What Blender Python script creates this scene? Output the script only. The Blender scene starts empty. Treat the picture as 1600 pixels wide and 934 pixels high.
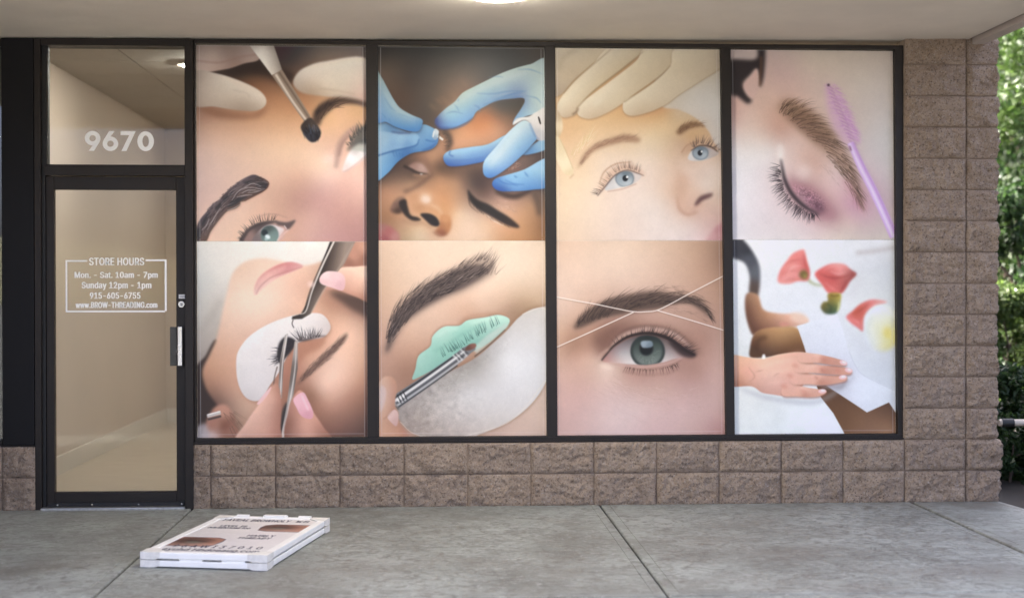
import bpy, bmesh, math, random
import numpy as np
from mathutils import Vector, Matrix, noise as mnoise
R = math.radians
random.seed(5)
sc = bpy.context.scene
COL = sc.collection

# ================================================================ camera, sky, sun, exposure
cam = bpy.data.objects.new('camera', bpy.data.cameras.new('camera')); COL.objects.link(cam); sc.camera = cam
cam.location = (-0.9993, -8.5952, 1.3862)
cam.rotation_euler = (R(90)-0.00728, 0.0007, -0.05486)
cam.data.sensor_width = 36; cam.data.lens = 2100/1600*36; cam.data.clip_start = .1; cam.data.clip_end = 2000
cam.data.dof.use_dof = True; cam.data.dof.focus_distance = 8.1; cam.data.dof.aperture_fstop = 1.3

SUN_EL, SUN_AZ = R(46), R(-52)            # azimuth clockwise from +Y: behind the building, to the right
world = bpy.data.worlds.new('World'); sc.world = world; world.use_nodes = True
wn = world.node_tree; bg = wn.nodes['Background']
sky = wn.nodes.new('ShaderNodeTexSky'); sky.sky_type = 'NISHITA'; sky.sun_disc = False
sky.sun_elevation = SUN_EL; sky.sun_rotation = SUN_AZ; sky.air_density = .22; sky.dust_density = 7.0; sky.ozone_density = 1.0
wn.links.new(sky.outputs[0], bg.inputs[0]); bg.inputs[1].default_value = .15
sun = bpy.data.objects.new('sun', bpy.data.lights.new('sun', 'SUN')); COL.objects.link(sun)
sun.data.energy = 2.2; sun.data.angle = R(.5); sun.data.color = (1, .95, .87)
sd = Vector((math.sin(SUN_AZ)*math.cos(SUN_EL), math.cos(SUN_AZ)*math.cos(SUN_EL), math.sin(SUN_EL)))
sun.rotation_euler = (-sd).to_track_quat('-Z', 'Y').to_euler(); sun.location = (8, 12, 20)
sc.view_settings.view_transform = 'Standard'; sc.view_settings.look = 'None'; sc.view_settings.gamma = 1
sc.view_settings.use_curve_mapping = False; sc.view_settings.exposure = 3.55
sc.cycles.use_denoising = True
sc.cycles.max_bounces = 10; sc.cycles.diffuse_bounces = 5; sc.cycles.glossy_bounces = 4; sc.cycles.transparent_max_bounces = 12
sc.cycles.sample_clamp_indirect = 8

# ================================================================ helpers
def tag(o, label=None, cat=None, group=None, kind=None):
    for k, v in (('label', label), ('category', cat), ('group', group), ('kind', kind)):
        if v: o[k] = v
    return o
def empty(name, loc=(0, 0, 0), rz=0):
    o = bpy.data.objects.new(name, None); COL.objects.link(o); o.location = loc; o.rotation_euler = (0, 0, rz); o.empty_display_size = .1
    return o
def link(name, me, mat, parent=None, loc=None):
    o = bpy.data.objects.new(name, me); COL.objects.link(o)
    if mat is not None and not me.materials: me.materials.append(mat)
    if parent is not None: o.parent = parent
    if loc is not None: o.location = loc
    return o
class MB:
    """collects simple solids into one mesh"""
    def __init__(s): s.v = []; s.f = []
    def box(s, x0, x1, y0, y1, z0, z1):
        n = len(s.v); s.v += [(x, y, z) for z in (z0, z1) for y in (y0, y1) for x in (x0, x1)]
        s.f += [tuple(n+i for i in q) for q in ((0, 2, 3, 1), (4, 5, 7, 6), (0, 1, 5, 4), (2, 6, 7, 3), (0, 4, 6, 2), (1, 3, 7, 5))]
        return s
    def hexa(s, b, t, y0, y1, z0, z1):
        """upright bar whose bottom spans b and whose top spans t in x"""
        n = len(s.v); s.v += [(b[0], y0, z0), (b[1], y0, z0), (b[0], y1, z0), (b[1], y1, z0), (t[0], y0, z1), (t[1], y0, z1), (t[0], y1, z1), (t[1], y1, z1)]
        s.f += [tuple(n+i for i in q) for q in ((0, 2, 3, 1), (4, 5, 7, 6), (0, 1, 5, 4), (2, 6, 7, 3), (0, 4, 6, 2), (1, 3, 7, 5))]
        return s
    def cyl(s, p, q, r, r2=None, n=20):
        p, q = Vector(p), Vector(q); a = (q-p).normalized(); u = a.orthogonal().normalized(); w = a.cross(u); r2 = r if r2 is None else r2
        b = len(s.v)
        for c, rr in ((p, r), (q, r2)):
            for k in range(n):
                t = 2*math.pi*k/n; s.v.append(tuple(c+u*math.cos(t)*rr+w*math.sin(t)*rr))
        s.f += [(b+k, b+(k+1) % n, b+n+(k+1) % n, b+n+k) for k in range(n)]+[tuple(b+k for k in range(n))[::-1], tuple(b+n+k for k in range(n))]
        return s
    def prism(s, pts, y0, y1):
        """polygon in x/z pushed from y0 to y1"""
        b = len(s.v); n = len(pts); s.v += [(x, y0, z) for x, z in pts]+[(x, y1, z) for x, z in pts]
        s.f += [tuple(b+k for k in range(n)), tuple(b+n+k for k in range(n))[::-1]]+[(b+k, b+n+k, b+n+(k+1) % n, b+(k+1) % n) for k in range(n)]
        return s
    def ring(s, out, inn, y0, y1):
        b = len(s.v); n = len(out)
        for y in (y0, y1): s.v += [(x, y, z) for x, z in out]+[(x, y, z) for x, z in inn]
        for k in range(n):
            j = (k+1) % n
            s.f += [(b+k, b+j, b+n+j, b+n+k), (b+2*n+k, b+3*n+k, b+3*n+j, b+2*n+j), (b+k, b+2*n+k, b+2*n+j, b+j), (b+n+k, b+n+j, b+3*n+j, b+3*n+k)]
        return s
    def build(s, name, mat, parent=None, bevel=0, smooth=False, loc=None):
        me = bpy.data.meshes.new(name); me.from_pydata(s.v, [], s.f)
        bm = bmesh.new(); bm.from_mesh(me)
        bmesh.ops.recalc_face_normals(bm, faces=bm.faces)
        if bevel: bmesh.ops.bevel(bm, geom=bm.edges[:], offset=bevel, segments=2, profile=.6, affect='EDGES')
        bm.to_mesh(me); bm.free()
        if smooth: me.shade_smooth()
        return link(name, me, mat, parent, loc)

# ---------------------------------------------------------------- materials
def srgb(h):
    h = h.lstrip('#'); c = [int(h[i:i+2], 16)/255 for i in (0, 2, 4)]
    return tuple(x/12.92 if x <= .04045 else ((x+.055)/1.055)**2.4 for x in c)+(1,)
class NT:
    def __init__(s, name):
        s.m = bpy.data.materials.new(name); s.m.use_nodes = True; s.t = s.m.node_tree; s.n = s.t.nodes; s.b = s.n['Principled BSDF']
    def new(s, ty, **kw):
        nd = s.n.new('ShaderNode'+ty)
        for k, v in kw.items():
            if hasattr(nd, k): setattr(nd, k, v)
            else: nd.inputs[k].default_value = v
        return nd
    def l(s, a, b): s.t.links.new(a, b)
    def coord(s, out='Object', scale=(1, 1, 1), loc=(0, 0, 0)):
        c = s.new('TexCoord'); mp = s.new('Mapping'); mp.inputs['Scale'].default_value = scale; mp.inputs['Location'].default_value = loc
        s.l(c.outputs[out], mp.inputs[0]); return mp.outputs[0]
    def noise(s, vec, scale, detail=4, rough=.55, dist=0):
        n = s.new('TexNoise'); n.inputs['Scale'].default_value = scale; n.inputs['Detail'].default_value = detail
        n.inputs['Roughness'].default_value = rough; n.inputs['Distortion'].default_value = dist; s.l(vec, n.inputs['Vector']); return n.outputs[0]
    def ramp(s, fac, stops):
        r = s.new('ValToRGB'); e = r.color_ramp.elements
        while len(e) < len(stops): e.new(.5)
        for k, (p, c) in enumerate(stops): e[k].position = p; e[k].color = c if len(c) == 4 else (*c, 1)
        s.l(fac, r.inputs[0]); return r.outputs[0]
    def mix(s, fac, a, b, mode='MIX'):
        m = s.new('Mix', data_type='RGBA', blend_type=mode)
        for v, i in ((fac, 0), (a, 6), (b, 7)):
            if hasattr(v, 'is_linked'): s.l(v, m.inputs[i])
            else: m.inputs[i].default_value = v
        return m.outputs[2]
    def bump(s, h, strength, dist, normal=None):
        b = s.new('Bump'); b.inputs['Strength'].default_value = strength; b.inputs['Distance'].default_value = dist; s.l(h, b.inputs['Height'])
        if normal is not None: s.l(normal, b.inputs['Normal'])
        s.l(b.outputs[0], s.b.inputs['Normal']); return b.outputs[0]
    def set(s, **kw):
        for k, v in kw.items():
            i = s.b.inputs[k.replace('_', ' ')]
            if hasattr(v, 'is_linked'): s.l(v, i)
            else: i.default_value = v
        return s
def g(v): return (v, v, v, 1)
def plain(name, col, rough=.5, metal=0., var=.12, scale=6, spec=.5, bump=0.):
    t = NT(name); n = t.noise(t.coord(), scale, 5)
    a = tuple(c*(1-var) for c in col[:3])+(1,); b = tuple(min(1, c*(1+var)) for c in col[:3])+(1,)
    t.set(Base_Color=t.ramp(n, [(.3, a), (.7, b)]), Metallic=metal, Specular_IOR_Level=spec)
    t.set(Roughness=t.ramp(n, [(.3, g(max(.03, rough-.07))), (.7, g(min(1, rough+.07)))]))
    if bump: t.bump(t.noise(t.coord(), scale*14, 4), bump, .004)
    return t.m

def m_concrete():
    t = NT('concrete'); w = t.coord('Object'); st = t.coord('Object', (.95, 1.0, 1))
    c = t.ramp(t.noise(w, .95, 9, .68), [(.33, (.19, .194, .168, 1)), (.50, (.34, .360, .323, 1)), (.68, (.45, .478, .437, 1))])
    swirl = t.noise(st, 11, 9, .7, 1.5)
    c = t.mix(t.ramp(swirl, [(.36, g(.85)), (.55, g(0))]), c, (.155, .150, .130, 1))
    c = t.mix(t.ramp(t.noise(st, 14, 6, .65, 2.4), [(.54, g(0)), (.68, g(.5))]), c, (.50, .50, .485, 1))
    # brown leaf and water stains
    br = t.noise(t.coord('Object', (.7, 1, 1), (3.1, 1.7, 0)), 1.5, 7, .62, .5)
    c = t.mix(t.ramp(br, [(.50, g(0)), (.68, g(.42))]), c, (.185, .16, .13, 1))
    dk = t.noise(t.coord('Object', (1, 1, 1), (9, 4, 0)), 26, 3, .5)
    c = t.mix(t.ramp(dk, [(.27, g(.5)), (.33, g(0))]), c, (.10, .098, .09, 1))
    vo = t.new('TexVoronoi', feature='F1'); vo.inputs['Scale'].default_value = 2.1; vo.inputs['Randomness'].default_value = 1; t.l(t.coord('Object', (1, 1, 0)), vo.inputs['Vector'])
    c = t.mix(t.ramp(vo.outputs['Distance'], [(.022, g(.7)), (.030, g(0))]), c, (.09, .088, .084, 1))
    cr = t.new('TexVoronoi', feature='DISTANCE_TO_EDGE'); cr.inputs['Scale'].default_value = .3
    dv = t.new('MixRGB', blend_type='ADD'); dv.inputs[0].default_value = .35; t.l(t.coord('Object', (1, 1, 0), (.3, .8, 0)), dv.inputs[1]); nz = t.new('TexNoise'); nz.inputs['Scale'].default_value = 3.5; nz.inputs['Detail'].default_value = 5; t.l(w, nz.inputs['Vector']); t.l(nz.outputs[1], dv.inputs[2]); t.l(dv.outputs[0], cr.inputs['Vector'])
    c = t.mix(t.ramp(cr.outputs['Distance'], [(.0, g(.22)), (.003, g(0))]), c, (.13, .125, .112, 1))
    grit = t.noise(w, 420, 2, .6)
    c = t.mix(.35, c, t.ramp(grit, [(.3, g(.12)), (.7, g(.4))]), 'OVERLAY')
    t.set(Base_Color=c, Roughness=t.ramp(swirl, [(.3, g(.50)), (.7, g(.68))]), Specular_IOR_Level=.45)
    b = t.bump(t.noise(t.coord('Object', (12, 60, 12)), 3, 4, .6, .8), .25, .004)
    t.bump(swirl, .35, .01, b); return t.m
def m_block():
    t = NT('split_face_block'); w = t.coord('Object')
    oi = t.new('ObjectInfo').outputs['Random']
    c = t.ramp(t.noise(w, 9, 6, .65), [(.28, (.36, .264, .185, 1)), (.5, (.48, .362, .262, 1)), (.74, (.58, .452, .338, 1))])
    c = t.mix(t.ramp(oi, [(0, g(.0)), (1, g(.55))]), c, (.40, .305, .235, 1))
    v = t.new('TexVoronoi', feature='F1'); v.inputs['Scale'].default_value = 120; t.l(w, v.inputs['Vector'])
    c = t.mix(t.ramp(v.outputs['Distance'], [(.10, g(.45)), (.30, g(0))]), c, (.47, .41, .36, 1))
    c = t.mix(t.ramp(t.noise(w, 80, 4, .65), [(.36, g(.8)), (.47, g(0))]), c, (.13, .092, .066, 1))
    c = t.mix(t.ramp(t.noise(w, 110, 2, .5), [(.58, g(0)), (.68, g(.8))]), c, (.55, .48, .42, 1))
    t.set(Base_Color=c, Roughness=.92, Specular_IOR_Level=.2)
    b = t.bump(t.noise(w, 60, 6, .78, .5), 1.0, .022); t.bump(t.noise(w, 170, 3, .7), .8, .008, b); return t.m
def m_leaf(name, lo, hi):
    t = NT(name); gi = t.new('NewGeometry').outputs['Random Per Island']
    c = t.ramp(gi, [(0, lo), (1, hi)]); t.set(Base_Color=c, Roughness=.45, Specular_IOR_Level=.4)
    tr = t.new('BsdfTranslucent'); t.l(c, tr.inputs[0]); mx = t.new('MixShader'); mx.inputs[0].default_value = .4
    t.l(t.b.outputs[0], mx.inputs[1]); t.l(tr.outputs[0], mx.inputs[2]); t.l(mx.outputs[0], t.n['Material Output'].inputs[0]); return t.m
def m_glass(name, tint=(.93, .95, .94, 1), boost=.6, rough=0.0, film=0):
    t = NT(name); t.n.remove(t.b)
    tr = t.new('BsdfRefraction' if film else 'BsdfTransparent'); tr.inputs[0].default_value = tint
    if film: tr.inputs['Roughness'].default_value = film; tr.inputs['IOR'].default_value = 1.10
    gl = t.new('BsdfGlossy'); gl.inputs['Roughness'].default_value = rough; gl.inputs[0].default_value = (1, 1, 1, 1)
    fr = t.new('Fresnel'); fr.inputs[0].default_value = 1.52; mu = t.new('Math', operation='MULTIPLY', use_clamp=True); mu.inputs[1].default_value = boost; t.l(fr.outputs[0], mu.inputs[0])
    # faint smears of dust change how much the pane mirrors
    nz = t.noise(t.coord('Object', (1, 1, .4)), 2.2, 4); ad = t.new('Math', operation='MULTIPLY'); t.l(mu.outputs[0], ad.inputs[0]); t.l(t.ramp(nz, [(.3, g(.85)), (.7, g(1.1))]), ad.inputs[1])
    mx = t.new('MixShader'); t.l(ad.outputs[0], mx.inputs[0]); t.l(tr.outputs[0], mx.inputs[1]); t.l(gl.outputs[0], mx.inputs[2]); t.l(mx.outputs[0], t.n['Material Output'].inputs[0]); return t.m
def m_emit(name, col, st):
    t = NT(name); t.set(Base_Color=(.8, .8, .8, 1), Emission_Color=col, Emission_Strength=st); return t.m
def m_print(name, im, rough=.40, spec=.22):
    """a print: pixels painted by the functions below, no file"""
    h, w = im.shape[:2]; px = np.ones((h, w, 4), np.float32); px[..., :3] = im[::-1]
    I = bpy.data.images.new(name, w, h); I.colorspace_settings.name = 'sRGB'; I.pixels.foreach_set(px.ravel()); I.update(); I.pack()
    t = NT(name); x = t.new('TexImage'); x.image = I; x.extension = 'EXTEND'; t.l(t.coord('UV'), x.inputs[0])
    t.set(Base_Color=x.outputs[0], Roughness=rough, Specular_IOR_Level=spec)
    t.bump(t.noise(t.coord(), 3, 2), .05, .01); return t.m
M = dict(
    concrete=m_concrete(), block=m_block(),
    mortar=plain('mortar', (.36, .275, .208, 1), .95, var=.25, scale=30, bump=.6),
    bed=plain('joint_bed', (.03, .028, .025, 1), .95, var=.3, scale=20),
    bronze=plain('bronze_aluminium', (.014, .010, .0075, 1), .5, .1, var=.25, scale=9, spec=.4),
    bronze_dark=plain('dark_gasket', (.006, .006, .006, 1), .55, var=.2),
    pilaster=plain('pilaster_metal', (.006, .006, .0072, 1), .55, .0, var=.25, scale=5, spec=.22),
    alu=plain('mill_aluminium', (.42, .42, .41, 1), .38, .8, var=.2, scale=40),
    steel=plain('polished_steel', (.62, .62, .60, 1), .25, .9, var=.1),
    soffit=plain('painted_soffit', (.68, .625, .53, 1), .75, var=.05, scale=2.6, spec=.3, bump=.3),
    trim=plain('painted_trim', (.42, .365, .325, 1), .6, var=.08),
    plastic=plain('white_plastic', (.88, .87, .83, 1), .42, var=.04, scale=7),
    foot=plain('worn_plastic', (.74, .715, .66, 1), .6, var=.10, scale=30),
    white=plain('white_vinyl', (.92, .92, .90, 1), .5, var=.01),
    navy=plain('navy_ink', (.045, .045, .09, 1), .5, var=.05),
    glass=m_glass('door_glass', (.90, .915, .91, 1), .5, .03, .11), glass_clear=m_glass('window_glass'), glass_dark=m_glass('tinted_glass', (.35, .42, .42, 1), 2.0),
    wall_in=plain('interior_paint', (.60, .505, .42, 1), .8, var=.04, scale=1.5),
    base_in=plain('baseboard_paint', (.70, .65, .58, 1), .5, var=.03),
    ceil_in=plain('ceiling_tile', (.42, .38, .34, 1), .9, var=.06, scale=30),
    asphalt=plain('asphalt', (.05, .05, .049, 1), .9, var=.3, scale=3, bump=.4),
    soil=plain('planting_soil', (.018, .014, .010, 1), .95, var=.4, scale=4, bump=.6),
    bark=plain('bark', (.085, .062, .045, 1), .9, var=.4, scale=14, bump=.8),
    rail=plain('rail_paint', (.50, .44, .36, 1), .4, .1, var=.08), black=plain('black_rubber', (.012, .012, .012, 1), .5, var=.2),
    leaf_a=m_leaf('leaf_fresh', (.024, .058, .011, 1), (.075, .125, .028, 1)), leaf_b=m_leaf('leaf_deep', (.012, .034, .010, 1), (.04, .078, .02, 1)), leaf_c=m_leaf('leaf_lime', (.05, .095, .018, 1), (.115, .165, .045, 1)),
    hill=plain('hill_scrub', (.085, .082, .05, 1), .95, var=.35, scale=.06),
)
LAMP = m_emit('lamp_diffuser', (1, .93, .82, 1), 23.0)
INT_LAMP = m_emit('downlight_lens', (1, .95, .85, 1), 112.0)
SIGN_GAIN = 1.0
# ---------------------------------------------------------------- print painter
def _hx(c):
    if not isinstance(c, str): return np.array(c, float)
    c = c.lstrip('#'); return np.array([int(c[i:i+2], 16) for i in (0, 2, 4)], float)/255
def _spl(pts, n=8, closed=False):
    P = np.array(pts, float); N = len(P)
    if closed: Q = np.vstack([P[-1:], P, P[:2]]); S = N
    else: Q = np.vstack([2*P[0]-P[1], P, 2*P[-1]-P[-2]]); S = N-1
    t = np.linspace(0, 1, n, endpoint=False)[:, None]; o = []
    for i in range(S):
        a, b, c, d = Q[i:i+4]
        o.append(.5*(2*b+(c-a)*t+(2*a-5*b+4*c-d)*t*t+(3*b-a-3*c+d)*t**3))
    if not closed: o.append(P[-1:])
    return np.vstack(o)
class Pic:
    def __init__(s, b, W=384, seed=1):
        s.sat = {11: .84, 12: .84, 13: .98, 14: .80, 15: .90, 16: .86, 17: .92, 18: 1.0}.get(seed, .95)
        s.x0, s.y0, s.x1, s.y1 = b; s.k = W/(s.x1-s.x0); s.W = W; s.H = int(round(s.k*(s.y1-s.y0)))
        s.im = np.zeros((s.H, s.W, 3)); s.r = np.random.RandomState(seed)
        s.X, s.Y = np.meshgrid((np.arange(s.W)+.5)/s.k+s.x0, (np.arange(s.H)+.5)/s.k+s.y0)
    def field(s, pts, sub=3):
        """smooth colour field through (x, y, colour) points"""
        P = np.array([p[:2] for p in pts], float); C = np.array([_hx(p[2]) for p in pts])
        X, Y = s.X[::sub, ::sub], s.Y[::sub, ::sub]
        if len(pts) < 6:
            d2 = (X[..., None]-P[:, 0])**2+(Y[..., None]-P[:, 1])**2+200
            w = d2**-1.4; v = (w@C)/w.sum(-1, keepdims=True)
        else:
            def K(r2): return r2*np.log(r2+1e-9)
            S = 1e-3; Pn = P*S; n = len(P)
            A = np.zeros((n+3, n+3)); A[:n, :n] = K(((Pn[:, None]-Pn[None])**2).sum(-1))+np.eye(n)*2e-3
            A[:n, n] = 1; A[:n, n+1:] = Pn; A[n:, :n] = A[:n, n:].T
            w = np.linalg.solve(A, np.vstack([C, np.zeros((3, 3))]))
            g = K((X[..., None]*S-Pn[:, 0])**2+(Y[..., None]*S-Pn[:, 1])**2)
            v = g@w[:n]+w[n]+X[..., None]*S*w[n+1]+Y[..., None]*S*w[n+2]
            v = np.clip(v, C.min(0)-.03, C.max(0)+.03)
        yi = np.minimum(np.arange(s.H)/sub, v.shape[0]-1.001); xi = np.minimum(np.arange(s.W)/sub, v.shape[1]-1.001)
        y0 = np.clip(yi.astype(int), 0, v.shape[0]-2); x0 = np.clip(xi.astype(int), 0, v.shape[1]-2)
        fy = (yi-y0)[:, None, None]; fx = (xi-x0)[None, :, None]
        a = v[y0][:, x0]; b = v[y0][:, x0+1]; c = v[y0+1][:, x0]; d = v[y0+1][:, x0+1]
        return (a*(1-fx)+b*fx)*(1-fy)+(c*(1-fx)+d*fx)*fy
    def blur(s, m, r):
        sg = r*s.k
        if sg < .35: return m
        n = int(sg*2.6)+1; k = np.exp(-.5*(np.arange(-n, n+1)/sg)**2); k /= k.sum()
        for ax in (0, 1):
            p = [(0, 0)]*m.ndim; p[ax] = (n, n); q = np.pad(m, p, mode='edge'); o = 0
            for i, w in enumerate(k):
                sl = [slice(None)]*m.ndim; sl[ax] = slice(i, i+m.shape[ax]); o = o+w*q[tuple(sl)]
            m = o
        return m
    def mask(s, polys):
        """antialiased coverage of polygons: signed crossings summed along x"""
        SS = 3; A = np.zeros((s.H*SS, s.W+2))
        for P in polys:
            P = np.asarray(P, float)
            if len(P) < 3: continue
            x = (P[:, 0]-s.x0)*s.k; y = (P[:, 1]-s.y0)*s.k*SS
            if (x*np.roll(y, -1)-y*np.roll(x, -1)).sum() < 0: x, y = x[::-1], y[::-1]
            X2, Y2 = np.roll(x, -1), np.roll(y, -1)
            for xa, ya, xb, yb in zip(x, y, X2, Y2):
                if ya == yb: continue
                sg = 1 if ya > yb else -1
                lo, hi = (ya, yb) if ya < yb else (yb, ya)
                i0 = max(0, int(np.ceil(lo-.5))); i1 = min(s.H*SS-1, int(np.ceil(hi-.5))-1)
                if i1 < i0: continue
                r = np.arange(i0, i1+1); xc = np.clip(xa+(r+.5-ya)*(xb-xa)/(yb-ya), 0, s.W)
                c = xc.astype(int); f = xc-c
                A[r, c] += sg*(1-f); A[r, c+1] += sg*f
        m = np.clip(np.cumsum(A, 1)[:, :s.W], 0, 1)
        return m.reshape(s.H, SS, s.W).mean(1)
    def put(s, m, col, a=1., mul=False):
        if isinstance(col, list): col = s.field(col)
        elif isinstance(col, str): col = _hx(col)
        m = (m*a)[..., None]
        s.im = s.im*(1-m)+(s.im*col if mul else col)*m
    def base(s, pts): s.im = s.field(pts)
    def shape(s, pts, col, soft=3, a=1., closed=True, mul=False, sp=True, inner=None):
        m = s.mask([_spl(pts, 6, True) if sp else pts])
        m = s.blur(m, soft)
        if inner is not None: m = m*inner
        s.put(m, col, a, mul); return m
    def ell(s, cx, cy, rx, ry, col, soft=2, a=1., rot=0, inner=None):
        t = np.linspace(0, 2*np.pi, 40, endpoint=False); c, q = np.cos(np.radians(rot)), np.sin(np.radians(rot))
        u, v = rx*np.cos(t), ry*np.sin(t)
        return s.shape(np.stack([cx+c*u-q*v, cy+q*u+c*v], 1), col, soft, a, sp=False, inner=inner)
    def _strip(s, P, w):
        P = np.asarray(P, float); d = np.gradient(P, axis=0); L = np.hypot(d[:, 0], d[:, 1])+1e-9
        n = np.stack([-d[:, 1]/L, d[:, 0]/L], 1)*np.asarray(w)[:, None]/2
        return np.vstack([P+n, (P-n)[::-1]])
    def line(s, pts, w, col, soft=1.2, a=1., mul=False):
        P = _spl(pts, 8); w = np.interp(np.linspace(0, 1, len(P)), np.linspace(0, 1, len(np.atleast_1d(w))), np.atleast_1d(w)) if np.ndim(w) else np.full(len(P), float(w))
        # quads one by one, so that tight bends stay filled
        q = s._strip(P, w); n = len(P); polys = [[q[i], q[i+1], q[2*n-2-i], q[2*n-1-i]] for i in range(n-1)]
        s.put(s.blur(s.mask(polys), soft), col, a, mul)
    def hairs(s, path, ang, ln, n, cols, w=3., lo=0, hi=0, jit=9, curl=0, a=.72, soft=.9, clip=None):
        P = _spl(path, 12); m = len(P); ts = np.linspace(0, 1, m)
        d = np.gradient(P, axis=0); L = np.hypot(d[:, 0], d[:, 1])+1e-9; N = np.stack([-d[:, 1]/L, d[:, 0]/L], 1)
        def pw(v, t): v = np.atleast_1d(v); return np.interp(t, np.linspace(0, 1, len(v)), v)
        G = [[] for _ in cols]
        for i in range(n):
            t = s.r.rand(); p = np.array([np.interp(t, ts, P[:, 0]), np.interp(t, ts, P[:, 1])])
            nn = np.array([np.interp(t, ts, N[:, 0]), np.interp(t, ts, N[:, 1])])
            p = p+nn*(pw(lo, t)+(pw(hi, t)-pw(lo, t))*s.r.rand())
            th = pw(ang, t)+s.r.randn()*jit; l = pw(ln, t)*(.65+.6*s.r.rand()); cu = pw(curl, t)
            u = np.linspace(0, 1, 6); aa = np.radians(th+cu*(u-.3))
            q = p+np.cumsum(np.stack([np.cos(aa), np.sin(aa)], 1)*l/6, 0)
            G[s.r.randint(len(cols))].append(s._strip(q, .66*w*(1-u*.9)*(.7+.6*s.r.rand())))
        for g, c in zip(G, cols): s.put(s.blur(s.mask(g), soft)*(1 if clip is None else clip), c, a*.88)
    def grain(s, amt, sc=1.):
        g = s.r.randn(s.H, s.W); g = s.blur(g, sc*1.2); s.im = s.im*(1+amt*(g/g.std()))[..., None]
    def done(s):
        s.grain(.005, 16.); s.grain(.003, 5.); s.grain(.006, 1.2); L = s.im@np.array([.3, .55, .15]); s.im = np.clip(L[..., None]+(s.im-L[..., None])*s.sat, 0, 1); return s.im

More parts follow.
